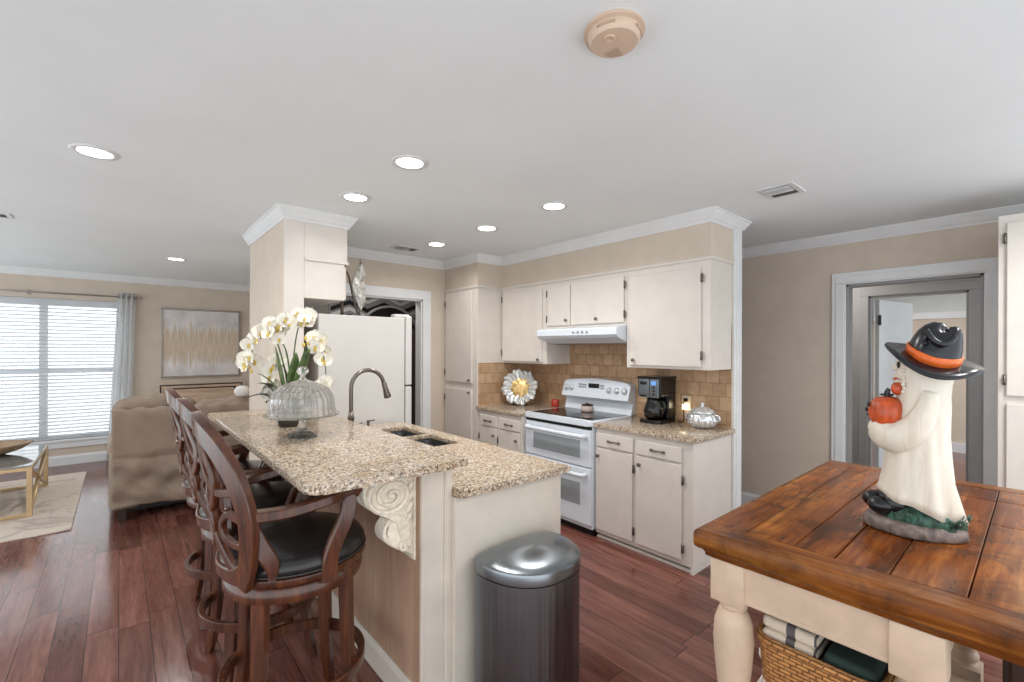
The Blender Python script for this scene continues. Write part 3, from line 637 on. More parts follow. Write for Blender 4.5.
# ------------------------------------------------------------------ cabinet helpers (faces looking toward -x at x = xf)
def knob(parent, p, d=(-1, 0, 0)):
    b = BM(); m = Vector((0, 0, 1)).rotation_difference(Vector(d)).to_matrix()
    lathe(b, [(0.006, 0), (0.005, 0.010), (0.013, 0.016), (0.015, 0.022), (0.010, 0.028), (0.001, 0.029)], p, 16, mat=m); return obj('knob', b, 'pewter', parent)
def hinge(parent, xf, y, z):
    b = BM(); box(b, (xf - 0.004, y - 0.010, z - 0.028), (xf, y + 0.010, z + 0.028), 0.002); tube(b, [(xf - 0.006, y, z - 0.032), (xf - 0.006, y, z + 0.032)], 0.005, 8); return obj('hinge', b, 'pewter', parent)
def door(parent, xf, y0, y1, z0, z1, ky=None, kz=None, hy=None, hz=(), name='door'):
    b = BM(); box(b, (xf - 0.018, y0, z0), (xf, y1, z1), 0.005); d = obj(name, b, 'cab', parent)
    if ky is not None: knob(d, (xf - 0.018, ky, kz))
    for z in hz: hinge(d, xf - 0.014, hy, z)
    return d
def pull(parent, p):
    b = BM(); x, y, z = p
    tube(b, smoothpath([(x, y - 0.048, z), (x - 0.016, y - 0.042, z), (x - 0.022, y - 0.02, z + 0.004), (x - 0.023, y, z), (x - 0.022, y + 0.02, z + 0.004), (x - 0.016, y + 0.042, z), (x, y + 0.048, z)], 4), 0.005, 8, scale=lambda t: 1 + 0.5 * abs(sin(t * 3 * pi)))
    for s in (-1, 1): ball(b, (x - 0.004, y + s * 0.048, z), (0.005, 0.016, 0.011), 10)
    return obj('pull', b, 'pewter', parent)
def drawer(parent, xf, y0, y1, z0, z1):
    b = BM(); box(b, (xf - 0.018, y0, z0), (xf, y1, z1), 0.005); d = obj('drawer', b, 'cab', parent); pull(d, (xf - 0.018, (y0 + y1) / 2, (z0 + z1) / 2)); return d

# wall cabinets
G = 'kitchen wall cabinets'
t_ = thing('wall_cabinet', 'cream single-door wall cabinet beside the pantry', 'cabinet', (0, 0, 0), 0, G)
pbox('body', (UF, 3.112, UZ0), (XR, PY0, UZ1), 'cab', t_, 0.002); door(t_, UF, 3.165, 3.765, UZ0 + 0.02, 2.095, 3.205, 1.40, 3.772, (1.47, 2.03))
t_ = thing('wall_cabinet', 'short two-door cream wall cabinet above the range hood', 'cabinet', (0, 0, 0), 0, G)
pbox('body', (UF, 2.197, 1.70), (XR, 3.110, UZ1), 'cab', t_, 0.002); door(t_, UF, 2.802, 3.09, 1.725, 2.10, 2.84, 1.77, 3.097, (1.79, 2.03)); door(t_, UF, 2.215, 2.790, 1.725, 2.10, 2.49, 1.765, 2.208, (1.79, 2.03))
t_ = thing('wall_cabinet', 'largest cream wall cabinet above the coffee maker', 'cabinet', (0, 0, 0), 0, G)
pbox('body', (UF, UE, UZ0), (XR, 2.195, UZ1), 'cab', t_, 0.002); door(t_, UF, 1.567, 2.160, UZ0 + 0.02, 2.09, 2.115, 1.42, 1.560, (1.46, 2.01))
# pantry
t_ = thing('pantry_cabinet', 'tall cream two-door pantry cabinet in the corner', 'cabinet')
pbox('body', (PX, PY0, 0.09), (XR - 0.004, PY1 - 0.004, UZ1), 'cab', t_, 0.002)
pbox('plinth', (PX + 0.05, PY0, 0), (XR - 0.004, PY1 - 0.004, 0.09), 'cab', t_, 0.002)
door(t_, PX, 3.862, 4.362, 1.145, 2.105, 3.895, 1.175, 4.372, (1.25, 2.0)); door(t_, PX, 3.862, 4.362, 0.13, 1.075, 3.895, 1.045, 4.372, (0.97, 0.24))
# tall cabinet at the right edge
t_ = thing('tall_cabinet', 'tall cream cabinet at the right of the doorway', 'cabinet')
pbox('body', (4.0, -0.45, 0), (XD - 0.001, 0.170, 2.31), 'cab', t_, 0.004)
for y0, y1 in ((-0.42, 0.135),):
    door(t_, 4.0, y0, y1, 1.235, 2.262, y0 + 0.04 if y0 > -0.5 else y1 - 0.04, 1.30, (y1 + 0.006) if y0 > -0.5 else y0 - 0.006, (1.33, 2.17)); door(t_, 4.0, y0, y1, 0.12, 1.19, y0 + 0.04 if y0 > -0.5 else y1 - 0.04, 1.13, (y1 + 0.006) if y0 > -0.5 else y0 - 0.006, (0.22,))
# cabinet over the fridge (its side faces the room)
t_ = thing('fridge_cabinet', 'cream cabinet above the refrigerator, side panel facing the bar', 'cabinet')
pbox('body', (0.987, 3.404, 1.86), (1.274, YB, 2.128), 'cab', t_, 0.003)
for y0, y1 in ((3.42, 3.89), (3.90, 4.37)):
    b = BM(); box(b, (1.274, y0, 1.87), (1.292, y1, 2.11), 0.004); d = obj('door', b, 'cab', t_); knob(d, (1.292, y0 + 0.42 if y0 < 3.6 else y0 + 0.05, 1.91), (1, 0, 0))

# base cabinets
BX = 2.893
t_ = thing('base_cabinet', 'cream base cabinet with two drawers under the coffee maker', 'cabinet', (0, 0, 0), 0, 'kitchen base cabinets')
pbox('body', (BX, UE, 0.045), (XR - 0.004, 2.322, 0.885), 'cab', t_, 0.002); 
b = BM(); prism(b, [(BX, 0.0), (XR, 0.0), (XR, 0.045), (BX + 0.0, 0.045)], UE, UE + 0.02, 'y'); box(b, (BX + 0.045, UE + 0.02, 0), (XR, 2.322, 0.045)); box(b, (BX + 0.012, UE + 0.02, 0), (BX + 0.03, 2.322, 0.022), 0.004); obj('plinth', b, 'cab', t_)
drawer(t_, BX, 1.967, 2.315, 0.735, 0.842); drawer(t_, BX, 1.583, 1.945, 0.735, 0.838)
door(t_, BX, 1.972, 2.315, 0.078, 0.722, 2.285, 0.665, 1.963, (0.16, 0.62)); door(t_, BX, 1.583, 1.942, 0.078, 0.722, 1.905, 0.665, 1.574, (0.16, 0.62))
BL = 2.80
t_ = thing('base_cabinet', 'cream base cabinet with two drawers between pantry and range', 'cabinet', (0, 0, 0), 0, 'kitchen base cabinets')
pbox('body', (BL, 3.112, 0.09), (XR - 0.004, PY0 - 0.002, 0.885), 'cab', t_, 0.002); pbox('plinth', (BL + 0.05, 3.112, 0), (XR, PY0 - 0.002, 0.09), 'cab', t_, 0.002)
drawer(t_, BL, 3.46, 3.735, 0.735, 0.842); drawer(t_, BL, 3.125, 3.43, 0.735, 0.838)
door(t_, BL, 3.46, 3.735, 0.12, 0.722, 3.495, 0.655, 3.744, (0.2, 0.62)); door(t_, BL, 3.125, 3.43, 0.12, 0.722, 3.16, 0.655, 3.439, (0.2, 0.62))
# granite worktops on the range wall
b = BM(); prism(b, rounded(BX - 0.028, UE - 0.028, XR - 0.001, 2.325, (0.006, 0, 0, 0.004)), 0.885, 0.918, 'z', 0.006); tag(obj('countertop', b, 'granite', smooth=20), 'speckled granite countertop right of the range under the coffee maker', 'countertop')
b = BM(); prism(b, rounded(BL - 0.026, 3.110, XR - 0.001, PY0 - 0.002, (0.004, 0, 0, 0)), 0.885, 0.918, 'z', 0.006); tag(obj('countertop', b, 'granite', smooth=20), 'speckled granite countertop between the pantry and the range', 'countertop')
# backsplash
b = BM(); box(b, (XR - 0.010, UE, 0.918), (XR, PY0, 1.70)); box(b, (BL + 0.0, PY0 - 0.010, 0.918), (XR - 0.010, PY0, 1.36))
struct('wall_backsplash', b, 'tile', 'tan tumbled tile backsplash')

# ------------------------------------------------------------------ range hood and range
t_ = thing('range_hood', 'white under-cabinet range hood above the stove', 'range hood')
HF = 2.985
b = BM(); prism(b, [(XR - 0.011, 1.56), (XR - 0.011, 1.700), (HF + 0.10, 1.700), (HF + 0.012, 1.685), (HF, 1.675), (HF, 1.625), (HF + 0.03, 1.600), (HF + 0.17, 1.555)], 2.200, 3.108, 'y', 0.004); obj('shell', b, 'enamel', t_)
b = BM(); box(b, (HF + 0.2, 2.25, 1.550), (XR - 0.05, 3.06, 1.562)); obj('filter', b, 'pewter', t_)
b = BM()
for yy in (2.50, 2.55, 2.60, 2.65): lathe(b, [(0.011, 0), (0.011, 0.006), (0.001, 0.007)], (HF, yy, 1.65), 14, mat=Matrix.Rotation(R(-90), 3, 'Y'))
obj('switch', b, 'knobr', t_)

RY0, RY1, RX = 2.328, 3.105, 2.835
t_ = thing('range', 'white double-oven electric range with black glass cooktop', 'stove')
pbox('body', (RX + 0.02, RY0, 0.06), (XR - 0.012, RY1, 0.885), 'enamel', t_, 0.004)
b = BM(); box(b, (RX + 0.06, RY0 + 0.02, 0), (XR - 0.03, RY1 - 0.02, 0.06)); obj('toe_kick', b, 'dark', t_)
b = BM(); prism(b, rounded(RX - 0.012, RY0 - 0.004, XR - 0.08, RY1 + 0.004, (0.03, 0, 0, 0.03)), 0.885, 0.928, 'z', 0.008); obj('cooktop_frame', b, 'enamel', t_, smooth=20)
b = BM(); box(b, (RX + 0.05, RY0 + 0.03, 0.926), (XR - 0.10, RY1 - 0.03, 0.9305), 0.002); ct = obj('glass_cooktop', b, 'cooktop', t_)
b = BM()
for x, y, r in ((2.99, 2.52, 0.10), (2.99, 2.92, 0.085), (3.24, 2.52, 0.075), (3.24, 2.92, 0.10)):
    for rr in (r, r * 0.6): lathe(b, [(rr, 0.9303), (rr + 0.003, 0.9309), (rr + 0.003, 0.9303)], (x, y, 0), 40)
obj('burner_ring', b, 'ventd', ct)
def oven_door(z0, z1, wz0, wz1):
    b = BM(); box(b, (RX, RY0 + 0.004, z0), (RX + 0.03, RY1 - 0.004, z1), 0.008, 3); d = obj('oven_door', b, 'enamel', t_)
    b = BM(); box(b, (RX - 0.003, 2.44, wz0), (RX + 0.004, 2.99, wz1), 0.002); obj('oven_window', b, 'dglass', d)
    b = BM(); hz = z1 - 0.05; sweep(b, smoothpath([(RX, RY0 + 0.05, hz), (RX - 0.04, RY0 + 0.055, hz), (RX - 0.052, RY0 + 0.10, hz), (RX - 0.055, (RY0 + RY1) / 2, hz), (RX - 0.052, RY1 - 0.10, hz), (RX - 0.04, RY1 - 0.055, hz), (RX, RY1 - 0.05, hz)], 5), rect(0.026, 0.036, 0.8), (0, 0, 1)); obj('oven_handle', b, 'enamel', d)
oven_door(0.555, 0.855, 0.62, 0.765); oven_door(0.09, 0.545, 0.24, 0.42)
b = BM(); box(b, (RX + 0.012, RY0 + 0.006, 0.857), (RX + 0.03, RY1 - 0.006, 0.884)); obj('vent_strip', b, 'dark', t_)
b = BM()      # backguard: bowed top edge, leaning face
top = [(RY0 + 0.0, 1.175), (RY0 + 0.04, 1.205), (RY0 + 0.2, 1.222), ((RY0 + RY1) / 2, 1.232), (RY1 - 0.2, 1.222), (RY1 - 0.04, 1.205), (RY1, 1.175)]
top = [(p.x, p.y) for p in smoothpath([(a, c, 0) for a, c in top], 4)]
A = [b.verts.new((3.365, y, z)) for y, z in top]; Bv = [b.verts.new((3.325, y, 1.055)) for y, z in top]; Cv = [b.verts.new((3.40, y, 1.02)) for y, z in top]; Dv = [b.verts.new((3.375, y, 0.928)) for y, z in top]; Ev = [b.verts.new((3.445, y, 0.928)) for y, z in top]; Fv = [b.verts.new((3.445, y, z)) for y, z in top]
loop_faces(b, [list(x) for x in zip(A, Bv, Cv, Dv, Ev, Fv)], True, True); bp = obj('backguard', b, 'enamel', t_, smooth=25)
lean = Vector((-1, 0, 0.31)).normalized(); mk = Vector((0, 0, 1)).rotation_difference(lean).to_matrix()
for y in (2.365 + 0.01, 2.455, 2.54, 2.985, 3.05):
    b = BM(); px = 3.325 + (1.135 - 1.055) / 0.15 * 0.04
    lathe(b, [(0.030, 0), (0.030, 0.004), (0.022, 0.006), (0.020, 0.022), (0.016, 0.025), (0.001, 0.025)], (px - 0.002, y, 1.135), 24, mat=mk); box(b, (px - 0.032, y - 0.004, 1.122), (px - 0.02, y + 0.004, 1.158), 0.002); obj('control_knob', b, 'knob', bp)
b = BM(); box(b, (3.338, 2.655, 1.145), (3.352, 2.775, 1.185), 0.002); obj('display', b, 'dark', bp)
b = BM()
for yy in (2.60, 2.625, 2.81, 2.835, 2.86, 2.885):
    for zz in (1.14, 1.165): box(b, (3.338, yy, zz), (3.349, yy + 0.014, zz + 0.012), 0.001)
obj('touch_button', b, 'knobr', bp)
# things on and beside the cooktop
t_ = thing('candle_jar', 'round pale ribbed jar standing on the black cooktop', 'jar', (3.27, 2.73, 0.9305))
b = BM(); lathe(b, [(0.045, 0), (0.056, 0.004), (0.058, 0.02), (0.055, 0.045), (0.048, 0.058), (0.044, 0.056), (0.044, 0.05), (0.001, 0.05)], n=32, flute=lambda a, z: 0.02 * sin(a * 14)); obj('body', b, 'beigec', t_)
b = BM(); lathe(b, [(0.052, 0.052), (0.054, 0.056), (0.050, 0.066), (0.012, 0.072), (0.010, 0.078), (0.001, 0.079)], n=28); obj('lid', b, 'dwood', t_)
t_ = thing('candle', 'small red jar candle left of the range backguard', 'candle', (3.36, 3.225, 0.918))
b = BM(); lathe(b, [(0.036, 0), (0.040, 0.006), (0.040, 0.07), (0.037, 0.075), (0.035, 0.07), (0.035, 0.05), (0.001, 0.05)], n=24); obj('jar', b, 'red', t_)
b = BM(); tube(b, [(0, 0, 0.05), (0.002, 0, 0.064)], 0.002, 6); obj('wick', b, 'dark', t_)
# decorative plate on a stand
t_ = thing('decorative_plate', 'ruffled silver and gold glass plate leaning by the tiles', 'plate', (3.20, 3.58, 0.918), R(38))
mt = Matrix.Rotation(R(-76), 3, 'Y')
b = BM(); n = 96; rings = []
for r, z in ((0.004, 0.0), (0.05, 0.004), (0.09, 0.016), (0.125, 0.034), (0.152, 0.05), (0.15, 0.056), (0.12, 0.04), (0.085, 0.022), (0.05, 0.010), (0.004, 0.007)):
    rg = []
    for i in range(n):
        a = 2 * pi * i / n; q = r / 0.152; rr = 1.22 * r * (1 + 0.05 * q * q * sin(8 * a) + 0.035 * q * q * sin(19 * a)); zz = z + 0.014 * q * q * sin(19 * a + 1) + 0.004 * q * sin(31 * a)
        rg.append(b.verts.new(mt @ Vector((rr * cos(a), rr * sin(a), zz)) + Vector((0, 0, 0.178))))
    rings.append(rg)
loop_faces(b, rings); o = obj('plate', b, 'silverglass', t_)
b = BM(); lathe(b, [(0.001, 0.013), (0.095, 0.026), (0.098, 0.022), (0.001, 0.008)], (0, 0, 0.178), 64, flute=lambda a, z: 0.08 * sin(8 * a) + 0.06 * sin(19 * a), mat=mt); obj('gold_centre', b, 'amber', t_)
b = BM()
for s in (-1, 1): tube(b, smoothpath([(0.07, s * 0.05, 0.12), (0.05, s * 0.05, 0.03), (0.045, s * 0.055, 0.005), (-0.05, s * 0.06, 0.005), (-0.075, s * 0.06, 0.02), (-0.08, s * 0.06, 0.05)], 4), 0.005, 8)
tube(b, [(0.045, -0.055, 0.006), (0.045, 0.055, 0.006)], 0.004, 8); obj('stand', b, 'dark', t_)
# coffee maker
t_ = thing('coffee_maker', 'black and steel drip coffee maker on the granite counter', 'coffee maker', (3.29, 2.03, 0.918))
b = BM(); prism(b, rounded(-0.12, -0.10, 0.13, 0.10, (0.05, 0.02, 0.02, 0.05)), 0, 0.03, 'z', 0.004); obj('base', b, 'black', t_)
b = BM(); box(b, (0.01, -0.10, 0.03), (0.13, 0.10, 0.36), 0.012, 3); obj('tower', b, 'black', t_)
b = BM(); box(b, (-0.11, -0.102, 0.215), (0.02, 0.102, 0.36), 0.012, 3); box(b, (-0.115, -0.106, 0.352), (0.132, 0.106, 0.37), 0.008, 3); obj('brew_head', b, 'black', t_)
b = BM(); box(b, (-0.116, -0.004, 0.205), (-0.105, 0.088, 0.35), 0.003); box(b, (-0.116, -0.088, 0.205), (-0.105, -0.010, 0.35), 0.003); obj('front_panel', b, 'steel', t_)['label'] = 'brushed steel front panel'
b = BM(); box(b, (-0.119, 0.015, 0.305), (-0.115, 0.075, 0.33)); box(b, (-0.119, 0.015, 0.21), (-0.115, 0.075, 0.225)); obj('water_window', b, 'dark', t_)
b = BM(); box(b, (-0.119, -0.07, 0.305), (-0.115, -0.025, 0.335), 0.001); obj('display', b, 'disp', t_)
b = BM()
for k in range(3): lathe(b, [(0.009, 0), (0.009, 0.003), (0.001, 0.004)], (-0.116, -0.048, 0.235 + k * 0.025), 12, mat=Matrix.Rotation(R(-90), 3, 'Y'))
obj('button', b, 'dark', t_)
b = BM(); lathe(b, [(0.05, 0.032), (0.076, 0.05), (0.082, 0.09), (0.07, 0.14), (0.055, 0.175), (0.057, 0.195), (0.001, 0.196)], (-0.035, 0, 0), 28); cf = obj('carafe', b, plain('smoked_carafe_glass', (20, 18, 18), 0.05), t_)
b = BM(); sweep(b, smoothpath([(-0.05, -0.06, 0.185), (-0.07, -0.10, 0.18), (-0.075, -0.115, 0.13), (-0.06, -0.085, 0.07)], 5), rect(0.018, 0.012, 0.5), (1, 0, 0)); obj('carafe_handle', b, 'black', cf)
# outlet with plug and night light
t_ = thing('wall_outlet', 'ivory wall outlet with a glowing night light and black plug', 'outlet', (XR - 0.010, 1.855, 1.075))
pbox('cover_plate', (-0.006, -0.037, -0.057), (0, 0.037, 0.057), 'plate', t_, 0.003)
pbox('night_light', (-0.035, -0.022, -0.052), (-0.006, 0.022, -0.008), 'glow', t_, 0.006)
b = BM(); box(b, (-0.032, -0.014, 0.012), (-0.006, 0.014, 0.04), 0.005); tube(b, smoothpath([(-0.03, 0, 0.024), (-0.045, 0.002, 0.0), (-0.04, 0.004, -0.08), (-0.035, 0.01, -0.146), (-0.03, 0.06, -0.150)], 6), 0.004, 8); obj('plug_cord', b, 'dark', t_)
# lidded glass jar
t_ = thing('cookie_jar', 'silvery swirled glass cookie jar with a domed lid', 'jar', (3.33, 1.665, 0.918))
b = BM(); rings = []
for r, z in ((0.05, 0), (0.075, 0.004), (0.104, 0.04), (0.108, 0.065), (0.095, 0.098), (0.082, 0.11)):
    rings.append([b.verts.new((r * (1 + 0.045 * sin(16 * (2 * pi * i / 96) + z * 40)) * cos(2 * pi * i / 96), r * (1 + 0.045 * sin(16 * (2 * pi * i / 96) + z * 40)) * sin(2 * pi * i / 96), z)) for i in range(96)])
loop_faces(b, rings); obj('bowl', b, 'silverglass', t_)
b = BM(); lathe(b, [(0.088, 0.108), (0.092, 0.114), (0.088, 0.122), (0.07, 0.14), (0.035, 0.154), (0.014, 0.158), (0.010, 0.166), (0.016, 0.176), (0.013, 0.188), (0.001, 0.193)], n=36); obj('lid', b, 'silverglass', t_)
for s in (-1, 1):
    b = BM(); tube(b, smoothpath([(0, s * 0.095, 0.098), (0, s * 0.125, 0.095), (0, s * 0.13, 0.065), (0, s * 0.104, 0.05)], 5), 0.007, 8); obj('handle', b, 'silverglass', t_)

# ------------------------------------------------------------------ refrigerator
t_ = thing('refrigerator', 'white refrigerator seen from its side beside the partition', 'refrigerator', (1.09, 3.412, 0))
pbox('body', (0, 0, 0.03), (0.685, 0.80, 1.755), 'fridge', t_, 0.006)
b = BM(); box(b, (0.692, 0.0, 0.05), (0.752, 0.80, 1.19), 0.012, 3); d = obj('door', b, 'fridge', t_)
b = BM(); tube(b, smoothpath([(0.752, 0.74, 1.15), (0.79, 0.74, 1.13), (0.795, 0.74, 0.9), (0.79, 0.74, 0.62), (0.752, 0.74, 0.6)], 5), 0.013, 10); obj('handle', b, 'fridge', d)
b = BM(); box(b, (0.692, 0.0, 1.20), (0.752, 0.80, 1.772), 0.012, 3); d = obj('door', b, 'fridge', t_)
b = BM(); tube(b, smoothpath([(0.752, 0.74, 1.24), (0.79, 0.74, 1.26), (0.795, 0.74, 1.42), (0.79, 0.74, 1.56), (0.752, 0.74, 1.58)], 5), 0.013, 10); obj('handle', b, 'fridge', d)
b = BM(); box(b, (0.60, 0.02, 1.755), (0.74, 0.09, 1.785), 0.01, 3); obj('hinge_cover', b, 'fridge', t_)
b = BM(); box(b, (0.684, 0.01, 0.06), (0.693, 0.79, 1.75)); obj('door_gasket', b, 'ventd', t_)
for sx in (0.06, 0.62):
    for sy in (0.06, 0.74): 
        b = BM(); lathe(b, [(0.025, 0), (0.025, 0.015), (0.012, 0.016), (0.012, 0.032), (0.001, 0.032)], (sx, sy, 0), 12); obj('foot', b, 'dark', t_)
t_ = thing('metal_leaf_sculpture', 'silver metal leaf sculpture on top of the refrigerator', 'sculpture', (1.46, 3.66, 1.755))
b = BM(); box(b, (-0.16, -0.03, 0), (0.06, 0.03, 0.012), 0.004); obj('base', b, 'bronze', t_)
b = BM(); tube(b, smoothpath([(-0.11, 0, 0.01), (-0.112, 0, 0.2), (-0.11, 0, 0.40)], 4), 0.012, 8); tube(b, smoothpath([(-0.11, 0, 0.40), (-0.06, 0, 0.34), (-0.02, 0, 0.16), (0.02, 0, 0.03)], 5), 0.008, 8); tube(b, [(0.035, 0, 0.01), (0.035, 0, 0.06)], 0.007, 8); obj('stem', b, 'bronze', t_)
b = BM(); n = 12; V = []
for k in range(15):
    q = k / 14; wv = 0.062 * sin(pi * min(1, q * 1.02)) ** 0.8 + 0.001; z = 0.05 + 0.44 * q
    V.append([b.verts.new((0.03 + (0.015 + (i / 6 - 1) * wv * 0.9) - 0.0 + 0.012 * sin(q * 9), 0.028 * (abs(i / 6 - 1)) + 0.008 * sin(k * 1.9 + i), z)) for i in range(13)])
for a, c in zip(V, V[1:]):
    for i in range(12): b.faces.new((a[i], a[i + 1], c[i + 1], c[i])).smooth = True
o = obj('leaf', b, 'silverleaf', t_); md = o.modifiers.new('thickness', 'SOLIDIFY'); md.thickness = 0.006
# dim back room: tapestry, arched mirror, dark cabinet
t_ = thing('wall_tapestry', 'grey tapestry with black and white chevrons in the dim back room', 'tapestry', (2.70, 5.88, 1.24))
pbox('cloth', (-0.7, -0.012, 0), (0.55, 0, 1.1), 'zig', t_, 0.002)
for mat, dz, hh in (('zigw', 0.66, 0.05), ('zigd', 0.74, 0.055), ('zigw', 0.86, 0.04), ('zigd', 0.93, 0.06), ('zigw', 0.52, 0.04), ('zigd', 0.58, 0.035)):
    b = BM(); xs = [-0.68 + 0.24 * k for k in range(6)]
    for k in range(5):
        z0 = dz + (0.10 if k % 2 else 0); z1 = dz + (0 if k % 2 else 0.10)
        prism(b, [(xs[k], z0), (xs[k + 1], z1), (xs[k + 1], z1 + hh), (xs[k], z0 + hh)], -0.017, -0.011, 'y')
    obj('chevron_band', b, mat, t_)
t_ = thing('arched_mirror', 'black arched mirror with a pale rim in the dim back room', 'mirror', (2.72, 5.66, 0))
b = BM(); pts = [(-0.40, 0), (0.40, 0), (0.40, 1.68)] + [(0.40 * cos(R(a)), 1.68 + 0.36 * sin(R(a))) for a in range(10, 180, 10)] + [(-0.40, 1.68)]
prism(b, pts, 0, 0.05, 'y', 0.008); obj('panel', b, 'dark', t_)
b = BM(); sweep(b, [(0.42 * cos(R(a)), -0.005, 1.68 + 0.38 * sin(R(a))) for a in range(0, 181, 9)], rect(0.03, 0.05), (0, 1, 0)); obj('rim', b, 'zig', t_)
t_ = thing('dark_armoire', 'dark wood armoire just inside the opening behind the refrigerator', 'armoire', (2.62, 4.72, 0))
pbox('body', (0, 0, 0.08), (0.55, 0.9, 1.74), 'dwood', t_, 0.006); pbox('plinth', (0.02, 0.02, 0), (0.55, 0.88, 0.08), 'dwood', t_)
for y0 in (0.02, 0.455):
    b = BM(); box(b, (-0.018, y0, 0.12), (0, y0 + 0.425, 1.70), 0.005); d = obj('door', b, 'dwood', t_); knob(d, (-0.018, 0.40 if y0 < 0.2 else 0.50, 0.95))

# ------------------------------------------------------------------ island
IY = 1.585
t_ = thing('kitchen_island', 'cream island with raised bar wall and sink cabinet', 'island')
b = BM(); box(b, (0.920, 1.625, 0), (1.052, 3.404, 1.028)); obj('bar_wall', b, 'barshade', t_)['label'] = 'panelled stool side of the bar, warm shade painted in as tan'
b = BM(); box(b, (0.917, 1.612, 0), (0.930, 1.632, 1.028), 0.003); box(b, (0.930, 1.616, 0), (1.022, 1.632, 1.028), 0.002); box(b, (1.022, 1.608, 0), (1.057, 1.632, 1.028), 0.003); box(b, (1.028, 1.604, 0), (1.04, 1.61, 1.028), 0.002); obj('end_post', b, 'islandp', t_)
b = BM(); box(b, (1.052, IY + 0.006, 0), (1.692, 3.35, 0.70)); box(b, (1.052, IY + 0.006, 0.70), (1.20, 3.35, 0.885)); box(b, (1.645, IY + 0.006, 0.70), (1.692, 3.35, 0.885)); box(b, (1.20, IY + 0.006, 0.70), (1.645, 2.33, 0.885)); box(b, (1.20, 3.17, 0.70), (1.645, 3.35, 0.885)); obj('sink_cabinet', b, 'islandp', t_)
pbox('end_panel', (1.056, IY, 0), (1.694, IY + 0.012, 0.868), 'islandp', t_, 0.002)
b = BM(); box(b, (1.052, IY - 0.008, 0.868), (1.70, IY + 0.01, 0.886), 0.003); obj('apron_strip', b, 'islandp', t_)
b = BM(); molding(b, [(0.920, 3.40), (0.920, 1.63)], [(-o * 1.0, z) for o, z in BB]); obj('base_moulding', b, 'islandp', t_)
for y0, y1 in ((1.62, 2.18), (2.20, 2.76), (2.78, 3.33)):
    b = BM(); box(b, (1.692, y0, 0.12), (1.710, y1, 0.85), 0.005); d = obj('door', b, 'cab', t_); knob(d, (1.710, y1 - 0.05, 0.78), (1, 0, 0))
def corbel(y0, label):
    t = thing('corbel', label, 'corbel', (0.919, y0, 0), 0, 'carved corbels under the bar')
    prof = [(-0.195, 1.005), (-0.208, 0.975), (-0.212, 0.945), (-0.200, 0.905), (-0.165, 0.872), (-0.125, 0.850), (-0.105, 0.832), (-0.112, 0.800), (-0.118, 0.765), (-0.104, 0.735), (-0.080, 0.718), (-0.055, 0.695), (-0.025, 0.672), (0, 0.655)]
    prof = [(p.x, p.y) for p in smoothpath([(a, c, 0) for a, c in prof], 4)]
    b = BM(); prism(b, [(0, 1.005)] + prof, 0.012, 0.088, 'y', 0.004); box(b, (-0.222, 0.0, 1.004), (0, 0.10, 1.027), 0.004); box(b, (-0.010, -0.004, 0.64), (0, 0.104, 1.005), 0.003); obj('bracket', b, 'antique', t)
    for sgn, yy in ((1, 0.010), (-1, 0.090)):
        b = BM(); pth = []
        for k in range(72):
            q = k / 71; a = 0.5 + q * 4.9 * pi; r = 0.092 * (1 - q) ** 0.9 + 0.006; pth.append((-0.108 - r * 1.08 * cos(a) * -1, yy - sgn * 0.010 * q, 0.922 + r * 0.86 * sin(a)))
        sweep(b, pth, rect(0.021, 0.024, 0.7), (0, 1, 0), scale=lambda t: 1.15 - 0.75 * t); ball(b, (-0.108, yy - sgn * 0.010, 0.922), (0.014, 0.012, 0.012), 14)
        for i in range(6):           # flowing ribs from the scroll down into the stem
            o_ = i * 0.012
            sweep(b, smoothpath([(-0.175 + o_ * 1.6, yy, 0.868 - o_ * 0.25), (-0.125 + o_ * 1.3, yy, 0.842 - o_ * 0.15), (-0.080 + o_ * 0.75, yy, 0.805 - o_ * 0.1), (-0.062 + o_ * 0.55, yy, 0.745), (-0.048 + o_ * 0.45, yy, 0.695)], 5), rect(0.008, 0.022, 0.8), (0, 1, 0), scale=lambda t: 0.7 + 0.55 * sin(pi * t))
        for i in range(5): ball(b, (-0.018 - 0.002 * i, yy, 0.985 - i * 0.042), (0.013, 0.012, 0.026), 12, mat=Matrix.Rotation(R(28), 3, 'Y'))
        pth = [(-0.05 + 0.020 * (1 - k / 23) * cos(2 + k / 23 * 2.6 * pi), yy - sgn * 0.004, 0.708 + 0.020 * (1 - k / 23) * sin(2 + k / 23 * 2.6 * pi)) for k in range(24)]
        sweep(b, pth, rect(0.010, 0.022, 0.7), (0, 1, 0)); obj('scroll', b, 'antique', t)
    b = BM()          # acanthus leaf rolling down the front
    for i in range(5):
        yy = 0.016 + i * 0.017; sweep(b, smoothpath([(-0.200, yy, 0.995), (-0.216, yy, 0.955), (-0.200, yy, 0.898), (-0.150, yy, 0.862), (-0.110, yy, 0.838)], 5), rect(0.012, 0.02, 0.8), (0, 1, 0), scale=lambda t: 0.8 + 0.4 * sin(pi * t))
    for i in range(4):
        yy = 0.020 + i * 0.020; sweep(b, smoothpath([(-0.100, yy, 0.828), (-0.128, yy, 0.79), (-0.125, yy, 0.752), (-0.088, yy, 0.716), (-0.04, yy, 0.68)], 5), rect(0.016, 0.022, 0.8), (0, 1, 0), scale=lambda t: 0.7 + 0.5 * sin(pi * t))
    obj('acanthus_leaf', b, 'antique', t); return t
corbel(1.665, 'carved scroll corbel at the near end of the bar')
corbel(3.15, 'carved scroll corbel at the far end of the bar, behind the stools')

